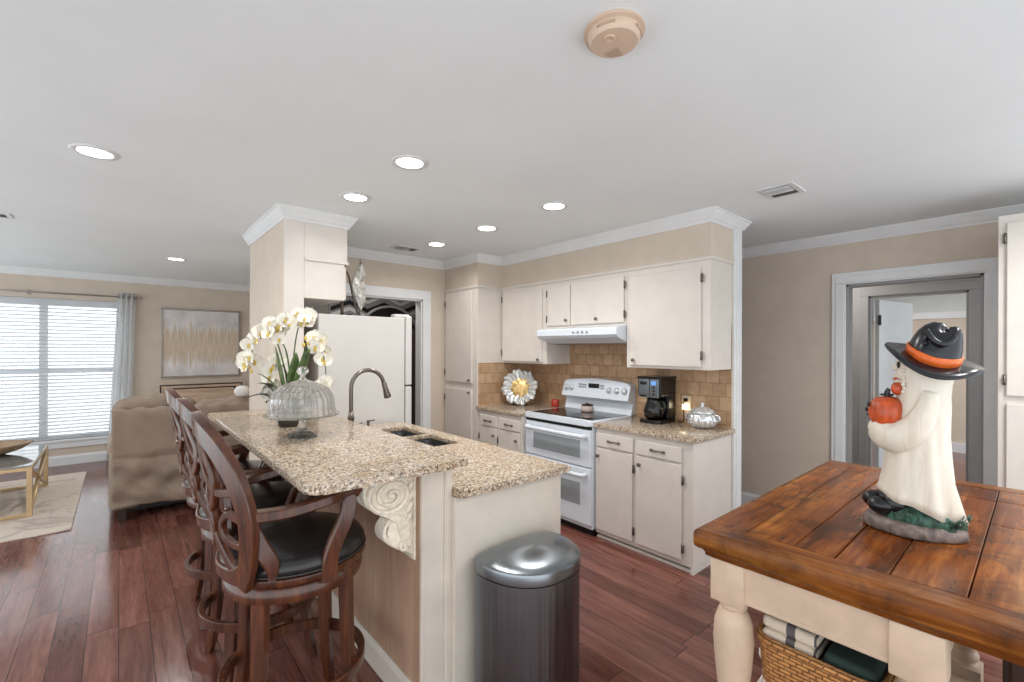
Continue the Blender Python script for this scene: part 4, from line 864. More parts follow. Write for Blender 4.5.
b = BM(); prism(b, rounded(0.452, 1.505, 1.078, 3.404, (0.05, 0.03, 0, 0), 8), 1.028, 1.060, 'z', 0.008); box(b, (0.452, 3.404, 1.028), (0.858, 3.68, 1.060)); tag(obj('bar_countertop', b, 'granite', smooth=20), 'raised speckled granite bar top on the island', 'countertop')
b = BM(); slab(b, [1.054, 1.26, 1.62, 1.722], [1.545, 2.37, 2.735, 2.765, 3.13, 3.375], {(1, 1), (1, 3)}, 0.885, 0.917); bmesh.ops.bevel(b, geom=[e for e in b.edges if len(e.link_faces) == 2 and abs(e.link_faces[0].normal.dot(e.link_faces[1].normal)) < 0.5 and abs(e.verts[0].co.z - e.verts[1].co.z) < 0.001], offset=0.006, segments=3, affect='EDGES')
tag(obj('island_countertop', b, 'granite', smooth=20), 'lower speckled granite countertop around the island sink', 'countertop')
t_ = thing('sink', 'double-bowl steel sink set under the island granite', 'sink', (0, 0, 0))
for y0, y1 in ((2.362, 2.743), (2.757, 3.138)):
    b = BM(); o_ = rounded(1.25, y0, 1.63, y1, (0.05,) * 4); i_ = rounded(1.262, y0 + 0.01, 1.618, y1 - 0.01, (0.05,) * 4); f_ = rounded(1.275, y0 + 0.022, 1.605, y1 - 0.022, (0.05,) * 4)
    rr = [[b.verts.new((x, y, z)) for x, y in pl] for pl, z in ((o_, 0.71), (o_, 0.884), (i_, 0.884), (f_, 0.73))]; loop_faces(b, rr); obj('basin', b, 'sink', t_, smooth=40)
    b = BM(); lathe(b, [(0.045, 0.730), (0.045, 0.733), (0.03, 0.734), (0.001, 0.731)], (1.44, (y0 + y1) / 2, 0), 20); obj('drain', b, 'pewter', t_)
FX, FY = 1.155, 2.965
t_ = thing('faucet', 'tall gooseneck nickel faucet behind the island sink', 'faucet', (FX, FY, 0.917))
b = BM(); lathe(b, [(0.030, 0), (0.030, 0.006), (0.024, 0.014), (0.021, 0.05), (0.019, 0.12), (0.022, 0.124), (0.022, 0.134), (0.017, 0.14), (0.015, 0.17)], n=24); obj('body', b, 'nickel', t_)
b = BM(); pth = [(0, 0, 0.16), (0, 0, 0.25), (0, 0, 0.32)] + [(0.115 - 0.115 * cos(R(a)), 0, 0.325 + 0.115 * sin(R(a))) for a in range(15, 166, 15)]; tube(b, smoothpath(pth, 3), 0.0135, 14); obj('spout', b, 'nickel', t_)
b = BM(); m = Matrix.Rotation(R(180 - 17), 3, 'Y'); lathe(b, [(0.0145, 0), (0.017, 0.012), (0.018, 0.05), (0.024, 0.10), (0.025, 0.112), (0.018, 0.116), (0.001, 0.114)], (0.226, 0, 0.355), 20, mat=m); obj('spray_head', b, 'nickel', t_)
b = BM(); tube(b, smoothpath([(0.0, -0.02, 0.08), (0.01, -0.05, 0.085), (0.03, -0.10, 0.10)], 4), 0.008, 10); obj('lever', b, 'nickel', t_)
t_ = thing('soap_dispenser', 'small nickel soap pump beside the sink', 'soap dispenser', (1.40, 3.26, 0.917))
b = BM(); lathe(b, [(0.018, 0), (0.018, 0.005), (0.010, 0.01), (0.009, 0.035), (0.013, 0.04), (0.012, 0.052), (0.001, 0.054)], n=16); tube(b, [(0, 0, 0.047), (0.05, 0, 0.050)], 0.005, 8); obj('pump', b, 'nickel', t_)

# cake stand and dome
t_ = thing('cake_stand', 'cut crystal pedestal cake stand on the bar top', 'cake stand', (0.69, 2.40, 1.060))
b = BM(); lathe(b, [(0.066, 0.0), (0.068, 0.006), (0.058, 0.014), (0.036, 0.030), (0.02, 0.045), (0.024, 0.056), (0.017, 0.066), (0.016, 0.080), (0.028, 0.092)], n=48, flute=lambda a, z: 0.09 * sin(a * 8) if z < 0.034 else 0.04 * sin(a * 8)); obj('pedestal', b, 'glass', t_)
b = BM(); lathe(b, [(0.02, 0.092), (0.12, 0.100), (0.165, 0.106), (0.174, 0.114), (0.172, 0.118), (0.16, 0.114), (0.02, 0.108)], n=72, flute=lambda a, z: 0.012 * sin(a * 24)); obj('plate', b, 'glass', t_)
t_ = thing('cake_dome', 'fluted crystal dome covering the cake stand', 'cake dome', (0.69, 2.40, 1.1755))
fl = lambda a, z: (0.03 * abs(sin(a * 14)) if z < 0.1 else 0.022 * sin(a * 28 + (z * 160))) * (0 if z > 0.165 else 1)
b = BM(); lathe(b, [(0.152, 0.0), (0.156, 0.006), (0.150, 0.02), (0.146, 0.06), (0.142, 0.085), (0.125, 0.12), (0.09, 0.145), (0.045, 0.162), (0.016, 0.170), (0.014, 0.164), (0.044, 0.156), (0.088, 0.139), (0.12, 0.115), (0.136, 0.083), (0.140, 0.06), (0.144, 0.02), (0.147, 0.002)], n=120, flute=fl); 
bmesh.ops.delete(b, geom=[f for f in b.faces if len(f.verts) > 4], context='FACES')
o = obj('dome', b, 'glass', t_)
for p in o.data.polygons: p.use_smooth = False
b = BM(); lathe(b, [(0.017, 0.166), (0.020, 0.174), (0.011, 0.182), (0.012, 0.190), (0.026, 0.204), (0.028, 0.216), (0.018, 0.232), (0.001, 0.236)], n=16, flute=lambda a, z: 0.06 * sin(a * 8)); obj('knob', b, 'glass', t_)

# orchid
t_ = thing('potted_orchid', 'cream orchid arrangement standing on the bar behind the cake dome', 'plant', (0.74, 2.80, 1.060))
b = BM(); lathe(b, [(0.05, 0), (0.062, 0.004), (0.072, 0.08), (0.074, 0.11), (0.066, 0.11), (0.064, 0.09), (0.001, 0.088)], n=28); obj('pot', b, 'pot', t_)
b = BM(); rnd = random.Random(3)
for k in range(60): ball(b, (rnd.uniform(-0.05, 0.05), rnd.uniform(-0.05, 0.05), 0.09 + rnd.uniform(0, 0.012)), (0.014, 0.011, 0.008), 6)
o = obj('moss', b, 'dleaf', t_); o['kind'] = 'stuff'
RTc = Vector((0.7578, -0.6525, 0)); FWc = Vector((0.6525, 0.7578, 0))     # across and along the diagonal of the bar
def at(u, w, z): return RTc * u + FWc * w + Vector((0, 0, z))
def leafm(base, tip, wid, droop, mat):
    b = BM(); base = Vector(base); tip = Vector(tip); V = []; side = (tip - base).cross(Vector((0, 0, 1)))
    if side.length < 0.02: side = Vector((1, 0.3, 0))
    side.normalize()
    for k in range(11):
        q = k / 10; c = base.lerp(tip, q) + Vector((0, 0, droop * sin(pi * q))); hw = wid * (sin(pi * (0.08 + 0.92 * q)) ** 0.7) + 0.001
        V.append([b.verts.new(c + side * hw * s + Vector((0, 0, 0.25 * hw * abs(s)))) for s in (-1, -0.5, 0, 0.5, 1)])
    for a, c in zip(V, V[1:]):
        for i in range(4): b.faces.new((a[i], a[i + 1], c[i + 1], c[i])).smooth = True
    o = obj('leaf', b, mat, t_); md = o.modifiers.new('thickness', 'SOLIDIFY'); md.thickness = 0.003
for (u0, u1, w1, z1, wd_, dr_, mt_) in ((0.01, 0.12, -0.03, 0.44, 0.040, 0.03, 'leaf'), (-0.01, -0.06, -0.05, 0.45, 0.034, 0.0, 'leaf'), (0.0, 0.05, -0.04, 0.42, 0.036, 0.0, 'leaf'), (0.02, 0.12, -0.06, 0.27, 0.028, 0.03, 'leaf'), (-0.02, -0.20, 0.02, 0.24, 0.026, 0.05, 'dleaf'), (-0.02, -0.235, -0.03, 0.16, 0.020, 0.05, 'dleaf'), (-0.02, -0.17, 0.05, 0.12, 0.026, 0.06, 'dleaf'), (-0.01, -0.15, -0.06, 0.30, 0.022, 0.04, 'leaf'), (0.01, 0.16, 0.03, 0.20, 0.024, 0.04, 'leaf')):
    leafm(at(u0, 0, 0.09), at(u1, w1, z1), wd_, dr_, mt_)
stems = [[(0, 0, .09), (-0.01, .01, .3), (-0.04, 0, .46), (-0.12, -.01, .53), (-0.19, -.02, .46), (-0.225, -.03, .36)],
         [(0.01, 0, .09), (0.005, .02, .34), (0.02, .03, .52), (0.06, .02, .62), (0.10, 0, .58)],
         [(0.02, .01, .09), (0.03, .03, .30), (0.08, .04, .46), (0.15, .03, .46), (0.19, .02, .34), (0.20, .0, .20)],
         [(-0.01, .02, .09), (-0.03, .04, .26), (-0.09, .05, .36), (-0.13, .04, .26), (-0.12, .02, .16)]]
stems.append([(0.0, -.01, .09), (-0.015, -.02, .28), (-0.05, -.03, .44), (-0.08, -.03, .52), (-0.06, -.03, .58), (0.0, -.03, .60)])
sp = []
for s in stems:
    pth = smoothpath([at(*p) for p in s], 8); b = BM(); tube(b, pth, 0.0045, 8, scale=lambda t: 1.1 - 0.5 * t); obj('stem', b, 'leaf', t_); sp.append(pth)
def flower_mesh():
    b = BM()
    for k, (a, l, wd_) in enumerate(((90, 0.040, 0.020), (210, 0.038, 0.018), (330, 0.038, 0.018), (20, 0.042, 0.030), (160, 0.042, 0.030))):
        ca, sa = cos(R(a)), sin(R(a)); V = []
        for i in range(6):
            q = i / 5; rr = l * q; hw = wd_ * sin(pi * (0.12 + 0.82 * q)) + 0.001; z = 0.010 * q * q + (0.003 if k > 2 else 0)
            V.append([b.verts.new((ca * rr - sa * hw * s, sa * rr + ca * hw * s, z + 0.006 * s * s)) for s in (-1, 0, 1)])
        for p, q_ in zip(V, V[1:]):
            for i in range(2): b.faces.new((p[i], p[i + 1], q_[i + 1], q_[i])).smooth = True
    ball(b, (0, -0.008, 0.008), (0.008, 0.013, 0.009), 10, mi=1); ball(b, (0, 0.002, 0.011), 0.005, 8, mi=1)
    return b
fo = None; rnd = random.Random(11)
spots = []
for si, (pth, frs) in enumerate(zip(sp, ([0.5, 0.58, 0.66, 0.73, 0.8, 0.86, 0.92, 0.97, 1.0], [0.62, 0.7, 0.78, 0.86, 0.93, 1.0, 0.9], [0.5, 0.58, 0.66, 0.74, 0.82, 0.9, 0.96, 1.0], [0.55, 0.68, 0.8, 0.9, 1.0], [0.55, 0.62, 0.7, 0.78, 0.86, 0.93, 1.0]))):
    for f in frs: spots.append(pth[min(len(pth) - 1, int(f * (len(pth) - 1)))])
for p in spots:
    for rep in range(1 if rnd.random() < 0.3 else 2):
        q = p + Vector((rnd.uniform(-0.03, 0.03), rnd.uniform(-0.03, 0.015), rnd.uniform(-0.03, 0.03)))
        d = (-FWc + RTc * rnd.uniform(-0.9, 0.9) + Vector((0, 0, rnd.uniform(-0.3, 0.7)))).normalized()
        if fo is None: f = fo = obj('flower', flower_mesh(), ['petal', 'throat'], t_)
        else: f = fo.copy(); C.objects.link(f); f.parent = t_
        f.location = q; f.rotation_euler = d.to_track_quat('Z', 'Y').to_euler(); f.scale = (rnd.uniform(0.95, 1.3),) * 3
b = BM()
for u, z in ((0.085, 0.50), (0.10, 0.47), (0.075, 0.46), (-0.235, 0.335), (-0.225, 0.31), (0.21, 0.17)): ball(b, at(u, 0.0, z), (0.009, 0.009, 0.013), 10)
obj('bud', b, 'throat', t_)

# ------------------------------------------------------------------ trash can
t_ = thing('trash_can', 'semi-round stainless steel step can against the island end panel', 'trash can', (1.347, 1.562, 0))
def dshape(w, d, r=0.062, n=36):
    """flat back along +y=0, bow toward -y"""
    out = []
    for i in range(n + 1):
        a = pi + pi * i / n; out.append((w * abs(cos(a)) ** 0.82 * (1 if cos(a) > 0 else -1), d * -abs(sin(a)) ** 0.95 - r))
    for i in range(7):
        a = i / 6 * pi / 2; out.append((w - r + r * cos(a), -r + r * sin(a)))
    for i in range(1, 8): x = (w - r) * (1 - i / 4); out.append((x, 0.014 * (1 - (x / (w - r)) ** 2)))
    for i in range(7):
        a = pi / 2 + i / 6 * pi / 2; out.append((-w + r + r * cos(a), -r + r * sin(a)))
    return out
TW, TD = 0.236, 0.262
b = BM(); prism(b, dshape(TW - 0.004, TD - 0.004), 0.02, 0.575, 'z', 0.004); obj('body', b, 'steel', t_, smooth=20)
b = BM(); prism(b, dshape(TW - 0.010, TD - 0.010), 0.573, 0.583, 'z'); obj('gap_band', b, 'dark', t_)
b = BM(); prism(b, dshape(TW - 0.002, TD - 0.002), 0.0, 0.03, 'z', 0.004); obj('base', b, 'black', t_)
b = BM(); rings = []
for q, z in ((1.0, 0.582), (1.0, 0.618), (0.99, 0.626), (0.96, 0.631), (0.8, 0.642), (0.6, 0.651), (0.4, 0.657), (0.2, 0.660), (0.03, 0.661)):
    rings.append([b.verts.new((x * q, (y + 0.10) * q - 0.10, z)) for x, y in dshape(TW, TD)])
loop_faces(b, rings); obj('lid', b, 'lid', t_, smooth=30)
b = BM(); box(b, (-0.06, -TD - 0.10, 0.008), (0.06, -TD - 0.02, 0.024), 0.006); obj('pedal', b, 'black', t_)

# ------------------------------------------------------------------ bar stools
def make_stool():
    t = thing('bar_stool', 'carved walnut bar stool nearest the camera, black leather seat', 'bar stool', (0, 0, 0), 0, 'bar stools along the bar')
    b = BM(); lathe(b, [(0.001, 0.694), (0.22, 0.694), (0.246, 0.700), (0.256, 0.714), (0.254, 0.730), (0.238, 0.752), (0.20, 0.768), (0.13, 0.778), (0.06, 0.781), (0.001, 0.782)], n=48)
    sc_ = obj('seat_cushion', b, 'leather', t)
    b = BM(); tube(b, [(0.2555 * cos(2 * pi * i / 48), 0.2555 * sin(2 * pi * i / 48), 0.706) for i in range(48)], 0.005, 8, closed=True); obj('piping', b, 'leather', sc_)
    b = BM(); lathe(b, [(0.001, 0.668), (0.240, 0.668), (0.254, 0.672), (0.259, 0.682), (0.257, 0.696), (0.245, 0.700), (0.001, 0.700)], n=48); obj('seat_ring', b, 'stool', t, smooth=40)
    b = BM(); lathe(b, [(0.001, 0.606), (0.228, 0.606), (0.243, 0.612), (0.246, 0.625), (0.246, 0.650), (0.236, 0.662), (0.10, 0.664), (0.001, 0.668)], n=48); obj('swivel_base', b, 'stool', t, smooth=40)
    for k in range(4):
        a = R(45 + 90 * k); d = Vector((cos(a), sin(a), 0)); b = BM()
        sweep(b, smoothpath([d * 0.205 + Vector((0, 0, 0.63)), d * 0.212 + Vector((0, 0, 0.4)), d * 0.225 + Vector((0, 0, 0.2)), d * 0.243 + Vector((0, 0, 0.08)), d * 0.262 + Vector((0, 0, 0.0))], 5), rect(0.050, 0.040, 0.25), d, scale=lambda t: 1.05 - 0.32 * t); obj('leg', b, 'stool', t, smooth=35)
    b = BM(); sweep(b, [((0.245 + 0.0) * cos(2 * pi * i / 56), 0.245 * sin(2 * pi * i / 56), 0.27) for i in range(56)], rect(0.024, 0.042, 0.2), (0, 0, 1), closed=True); obj('footrest_ring', b, 'stool', t, smooth=35)
    # backrest, in a plane that leans back and bows around the sitter
    def bk(v, w): return Vector((-0.162 - 0.125 * w - 0.085 * (1 - (v / 0.24) ** 2), v, 0.665 + w * 0.905))
    upb = lambda p: (1.0, -2.8 * p.y, 0.12)
    hp = [(-0.180, 0.022), (-0.216, 0.12), (-0.238, 0.26), (-0.222, 0.40), (-0.165, 0.515), (-0.085, 0.578), (0, 0.598)]; hp = hp + [(-a, c) for a, c in hp[-2::-1]]
    pth = smoothpath([bk(a, c) for a, c in hp], 7)
    b = BM(); sweep(b, pth, rect(0.066, 0.030, 0.2), upb, scale=lambda t: 0.85 + 0.25 * sin(pi * t)); bo = obj('back_hoop', b, 'stool', t, smooth=35)
    b = BM()
    for s in (-1, 1):
        sweep(b, smoothpath([bk(s * 0.02, 0.57), bk(s * 0.075, 0.49), bk(s * 0.112, 0.41), bk(s * 0.09, 0.33), bk(s * 0.02, 0.26), bk(s * -0.06, 0.19), bk(s * -0.125, 0.11), bk(s * -0.165, 0.06)], 6), rect(0.034, 0.022, 0.4), upb)
        sweep(b, smoothpath([bk(s * 0.0, 0.55), bk(s * 0.018, 0.47), bk(s * 0.05, 0.40), bk(s * 0.12, 0.36), bk(s * 0.20, 0.37)], 6), rect(0.026, 0.020, 0.4), upb)
        sweep(b, smoothpath([bk(s * 0.215, 0.27), bk(s * 0.16, 0.285), bk(s * 0.12, 0.24), bk(s * 0.135, 0.19), bk(s * 0.19, 0.175), bk(s * 0.215, 0.19)], 6), rect(0.024, 0.020, 0.4), upb)
    sweep(b, smoothpath([bk(0.062 * cos(2 * pi * i / 12), 0.225 + 0.085 * sin(2 * pi * i / 12)) for i in range(12)], 4, True), rect(0.026, 0.024, 0.4), upb, closed=True)
    sweep(b, smoothpath([bk(-0.2, 0.09), bk(-0.14, 0.055), bk(0, 0.04), bk(0.14, 0.055), bk(0.2, 0.09)], 6), rect(0.05, 0.024, 0.4), upb)
    obj('splat', b, 'stool', t, smooth=35)
    for s in (-1, 1):
        p0 = bk(s * 0.228, 0.285); b = BM()
        sweep(b, smoothpath([p0, p0.lerp(Vector((0.10, s * 0.262, 0.945)), 0.35) + Vector((0, s * 0.022, -0.004)), p0.lerp(Vector((0.10, s * 0.262, 0.945)), 0.75) + Vector((0, s * 0.022, 0.004)), Vector((0.085, s * 0.262, 0.955)), Vector((0.130, s * 0.254, 0.962)), Vector((0.152, s * 0.248, 0.945))], 5), rect(0.046, 0.034, 0.3), (0, 0, 1)); ar = obj('armrest', b, 'stool', t, smooth=35)
        b = BM(); sweep(b, smoothpath([(0.125, s * 0.252, 0.948), (0.11, s * 0.257, 0.87), (0.07, s * 0.254, 0.78), (0.055, s * 0.248, 0.72), (0.055, s * 0.245, 0.66)], 5), rect(0.048, 0.030, 0.4), (0, 1, 0), scale=lambda t: 1.0 + 0.2 * t); obj('arm_post', b, 'stool', ar, smooth=35)
        b = BM(); sweep(b, smoothpath([(-0.180, s * 0.215, 0.89), (-0.160, s * 0.218, 0.82), (-0.125, s * 0.224, 0.75), (-0.125, s * 0.228, 0.70)], 4), rect(0.05, 0.026, 0.4), (0, 1, 0), scale=lambda t: 0.5 + 0.6 * sin(pi * min(1, t * 1.1))); obj('bracket', b, 'stool', bo, smooth=35)
    return t
st = make_stool(); labs = ['carved walnut bar stool nearest the camera, black leather seat', 'carved walnut bar stool in the middle of the row at the bar', 'carved walnut bar stool farthest from the camera, beside the taupe sofa']
for i, (x, y, a) in enumerate(((0.525, 1.90, -3), (0.53, 2.50, 2), (0.53, 3.10, 0))):
    o = st if i == 0 else copy_thing(st); o.location = (x, y, 0); o.rotation_euler = (0, 0, R(a)); o.scale = (1, 1, 1.03); o['label'] = labs[i]

# ------------------------------------------------------------------ rustic work table, basket, statue
TX0, TX1, TY0, TY1, TZ = 1.467, 2.972, -0.17, 0.763, 0.90
t_ = thing('work_table', 'rustic plank-top table with cream turned legs', 'table')
b = BM(); bw = 0.10; yv = TY1 - 0.012; rnd = random.Random(5); first = True
while yv > TY0 + 0.03:
    wv = 0.115 if first else min(rnd.choice((0.105, 0.125, 0.14, 0.15)), yv - TY0 - 0.012); xx = TX0 + bw + 0.002
    if yv - wv - TY0 < 0.06: wv = yv - TY0 - 0.012
    while xx < TX1 - bw - 0.01:
        l = TX1 - bw - 0.002 - xx if first else rnd.uniform(0.30, 0.75)
        if TX1 - bw - xx - l < 0.15: l = TX1 - bw - 0.002 - xx
        box(b, (xx, yv - wv, TZ - 0.04), (xx + l - 0.0015, yv - 0.0025, TZ - 0.001 + rnd.uniform(-0.0010, 0.001)), 0.0025); xx += l
    yv -= wv; first = False
obj('plank_top', b, 'table', t_)
for x0 in (TX0 + 0.012, TX1 - bw): b = BM(); box(b, (x0, TY0 + 0.012, TZ - 0.04), (x0 + bw - 0.012, TY1 - 0.012, TZ), 0.002); obj('end_board', b, 'tborder', t_)
edge = [(-0.02, TZ - 0.092), (0.000, TZ - 0.092), (0.010, TZ - 0.088), (0.012, TZ - 0.076), (0.018, TZ - 0.068), (0.027, TZ - 0.064), (0.035, TZ - 0.058), (0.038, TZ - 0.048), (0.038, TZ - 0.014), (0.034, TZ - 0.004), (0.026, TZ - 0.0005), (-0.02, TZ - 0.0015)]
i_ = 0.038
b = BM(); molding(b, [(TX0 + i_, TY0 + i_), (TX0 + i_, TY1 - i_), (TX1 - i_, TY1 - i_), (TX1 - i_, TY0 + i_)], edge, True); obj('edge_moulding', b, 'tborder', t_, smooth=25)
b = BM(); box(b, (TX0 + 0.06, TY0 + 0.06, TZ - 0.085), (TX1 - 0.06, TY1 - 0.06, TZ - 0.042)); obj('under_board', b, 'dwood', t_)
LX0, LX1, LY0, LY1 = 1.497, 2.52, 0.147, 0.612
for lx in (LX0, LX1):
    for ly in (LY0, LY1):
        b = BM(); box(b, (lx, ly, 0.672), (lx + 0.108, ly + 0.108, TZ - 0.09), 0.005)
        lathe(b, [(0.048, 0.675), (0.040, 0.664), (0.044, 0.655), (0.038, 0.646), (0.046, 0.636), (0.058, 0.60), (0.062, 0.54), (0.056, 0.46), (0.045, 0.36), (0.038, 0.31), (0.046, 0.295), (0.046, 0.28), (0.040, 0.27), (0.045, 0.25)], (lx + 0.054, ly + 0.054, 0), 28)
        box(b, (lx, ly, 0.15), (lx + 0.108, ly + 0.108, 0.255), 0.005); lathe(b, [(0.036, 0), (0.045, 0.03), (0.05, 0.08), (0.038, 0.14), (0.04, 0.152)], (lx + 0.054, ly + 0.054, 0), 24); obj('leg', b, 'tpaint', t_, smooth=35)
for lo, hi in (((LX0 + 0.012, LY0 + 0.1, 0.695), (LX0 + 0.034, LY1 + 0.01, 0.808)), ((LX1 + 0.07, LY0 + 0.1, 0.695), (LX1 + 0.095, LY1 + 0.01, 0.808)), ((LX0 + 0.1, LY0 + 0.012, 0.695), (LX1 + 0.01, LY0 + 0.034, 0.808)), ((LX0 + 0.1, LY1 + 0.07, 0.695), (LX1 + 0.01, LY1 + 0.095, 0.808))):
    b = BM(); box(b, lo, hi, 0.003); box(b, (lo[0] - 0.004 if hi[0] - lo[0] < 0.1 else lo[0], lo[1] - 0.004 if hi[1] - lo[1] < 0.1 else lo[1], 0.691), (hi[0] + 0.004 if hi[0] - lo[0] < 0.1 else hi[0], hi[1] + 0.004 if hi[1] - lo[1] < 0.1 else hi[1], 0.706), 0.004); obj('apron', b, 'tpaint', t_)
b = BM(); box(b, (LX0 + 0.02, LY0 + 0.02, 0.185), (LX1 + 0.09, LY1 + 0.09, 0.215), 0.004); obj('lower_shelf', b, 'tpaint', t_)
# basket with blankets
KZ = 0.215
t_ = thing('wicker_basket', 'woven seagrass basket on the shelf under the rustic table', 'basket', (1.752, 0.437, KZ))
b = BM(); rr = []
def kp(w, d, r): return rounded(-w, -d, w, d, (r,) * 4, 4)
for (w_, d_, z) in ((0.16, 0.13, 0), (0.175, 0.145, 0.01), (0.20, 0.165, 0.36), (0.19, 0.155, 0.36), (0.165, 0.135, 0.03)):
    rr.append([b.verts.new((x, y, z)) for x, y in kp(w_, d_, 0.05)])
loop_faces(b, rr); obj('woven_body', b, 'wicker', t_, smooth=50)
b = BM(); pth = [Vector((x, y, 0.365)) for x, y in kp(0.198, 0.163, 0.05)]; sweep(b, pth, circ(0.013, 10), (0, 0, 1), True); obj('rim', b, 'wicker', t_)
def folded(name, mat, label, loc, w, d, layers, lh, rz=0):
    t = thing(name, label, 'blanket', loc, rz); b = BM()
    for k in range(layers):
        dx = 0.006 * ((k * 7) % 3 - 1); box(b, (-w + dx, -d, k * lh), (w + dx, d, (k + 1) * lh + 0.001), lh * 0.44, 4)
    for v in b.verts: v.co.z += 0.006 * sin(v.co.x * 23) + 0.005 * sin(v.co.y * 31 + 1)
    o = obj('folded_cloth', b, mat, t, smooth=60); return t
folded('plaid_blanket', 'plaid', 'folded cream plaid blanket in the wicker basket', (1.715, 0.513, KZ + 0.19), 0.14, 0.078, 6, 0.040)
folded('green_blanket', 'tower', 'folded dark green blanket in the wicker basket', (1.735, 0.354, KZ + 0.19), 0.15, 0.068, 4, 0.050)
b = BM(); vs = ball(b, (0, 0, 0.11), (0.05, 0.03, 0.12), 18)
for v in vs: v.co += Vector((0.01 * sin(v.co.z * 60), 0.012 * sin(v.co.z * 45 + v.co.x * 40), 0)); v.co.z = max(v.co.z, 0)
tag(obj('cloth_bag', b, 'white', loc=(1.80, 0.64, KZ)), 'white crumpled cloth bag beside the wicker basket', 'bag')
t_ = thing('side_cabinet', 'dark wood cabinet under the overhang of the rustic table', 'cabinet', (1.92, -0.52, 0))
pbox('body', (0, 0, 0.05), (0.55, 0.59, 0.70), 'dwood', t_, 0.004); pbox('top', (-0.012, -0.01, 0.70), (0.56, 0.592, 0.725), 'dwood', t_, 0.005); pbox('plinth', (0.02, 0.02, 0), (0.53, 0.57, 0.05), 'dwood', t_)
for y0 in (0.015, 0.30):
    b = BM(); box(b, (-0.016, y0, 0.07), (0, y0 + 0.275, 0.685), 0.004); d = obj('door', b, 'dwood', t_); knob(d, (-0.016, 0.27 if y0 < 0.2 else 0.32, 0.42))

# ghost statue: local +x is the way it faces
t_ = thing('ghost_statue', 'glazed ghost figurine in a black hat holding a pumpkin', 'figurine', (2.016, 0.279, TZ), R(100)); t_.scale = (0.77, 0.88, 1)
rnd = random.Random(2)
b = BM(); loft(b, [((0.0, 0, 0), 0.165, 0.115), ((0, 0, 0.006), 0.172, 0.122), ((0, 0, 0.028), 0.170, 0.120), ((0, 0, 0.042), 0.155, 0.106), ((0, 0, 0.046), 0.05, 0.04)], 40, fn=lambda a, k: 1 + 0.02 * sin(5 * a) + 0.015 * sin(11 * a + k)); obj('base', b, 'stone', t_)
b = BM(); loft(b, [((-0.02, 0, 0.035), 0.145, 0.100), ((-0.025, 0, 0.06), 0.138, 0.095), ((-0.03, 0, 0.085), 0.118, 0.082), ((-0.03, 0, 0.092), 0.03, 0.03)], 40, fn=lambda a, k: 1 + 0.03 * sin(9 * a + k) + 0.02 * sin(17 * a))
for k in range(90):
    a = rnd.uniform(0, 2 * pi); r_ = rnd.uniform(0.85, 1.02); p = Vector((-0.025 + 0.14 * r_ * cos(a), 0.098 * r_ * sin(a), 0.045)); q = p + Vector((0.02 * cos(a) + rnd.uniform(-0.01, 0.01), 0.02 * sin(a), rnd.uniform(0.02, 0.04))); tube(b, [p, p.lerp(q, 0.5) + Vector((0, 0, 0.006)), q], 0.005, 5, scale=lambda t: 1 - 0.8 * t)
obj('moss_mound', b, 'moss', t_)['kind'] = 'stuff'
for s in (-1, 1):
    b = BM(); ball(b, (0.115 - 0.012 * s, s * 0.045, 0.075), (0.052, 0.034, 0.030), 20); ball(b, (0.07 - 0.012 * s, s * 0.042, 0.085), (0.048, 0.032, 0.040), 18); obj('boot', b, 'boot', t_)
# robe body: (z, cx, rx, ry)
sec = [(0.088, -0.016, 0.140, 0.104), (0.115, -0.012, 0.130, 0.100), (0.18, -0.012, 0.117, 0.094), (0.25, -0.014, 0.108, 0.089), (0.32, -0.016, 0.102, 0.088), (0.38, -0.022, 0.098, 0.088), (0.42, -0.028, 0.094, 0.085), (0.455, -0.034, 0.086, 0.077), (0.49, -0.038, 0.086, 0.073), (0.53, -0.040, 0.095, 0.076), (0.57, -0.044, 0.096, 0.076), (0.60, -0.05, 0.05, 0.05)]
b = BM(); N = 72; rings = []
for k, (z, cx, rx, ry) in enumerate(sec):
    rg = []; fold = max(0, 1 - (z - 0.08) / 0.36)
    for i in range(N):
        a = 2 * pi * i / N; q = 1 + (0.15 + 0.85 * fold) * (0.055 * sin(7 * a + 0.6 + z * 2) + 0.035 * sin(13 * a + z * 6)) * (0.3 + 0.7 * (cos(a) < 0.5)) * (z < 0.45)
        tail = (0.012 * max(0, -cos(a)) ** 3 if k < 2 else 0); hem = 0.045 * fold ** 6 * (cos(a)) + 0.006 * fold ** 6 * sin(5 * a)
        rg.append(b.verts.new((cx + rx * q * cos(a) - tail, ry * q * sin(a), z + hem)))
    rings.append(rg)
loop_faces(b, rings)
# shoulders, sleeves with hands, nose and brow on the same surface
for s in (-1, 1):
    sweep(b, smoothpath([(-0.05, s * 0.048, 0.46), (-0.035, s * 0.066, 0.40), (0.0, s * 0.074, 0.345), (0.05, s * 0.066, 0.315), (0.10, s * 0.045, 0.318), (0.125, s * 0.025, 0.335)], 6), circ(0.040, 16, 0.046), (0, 0.2, 1), scale=lambda t: 0.65 + 0.5 * sin(pi * (0.12 + 0.72 * t)))
    ball(b, (0.122, s * 0.034, 0.338), (0.034, 0.026, 0.022), 16)
ball(b, (0.058, 0, 0.545), (0.014, 0.011, 0.014), 12); ball(b, (0.050, 0, 0.515), (0.016, 0.026, 0.012), 12); ball(b, (0.052, 0, 0.497), (0.014, 0.022, 0.010), 12); ball(b, (0.045, 0, 0.475), (0.018, 0.026, 0.014), 12)
for s in (-1, 1): ball(b, (0.040, s * 0.030, 0.522), (0.018, 0.020, 0.018), 12); ball(b, (0.046, s * 0.024, 0.570), (0.014, 0.020, 0.008), 12)
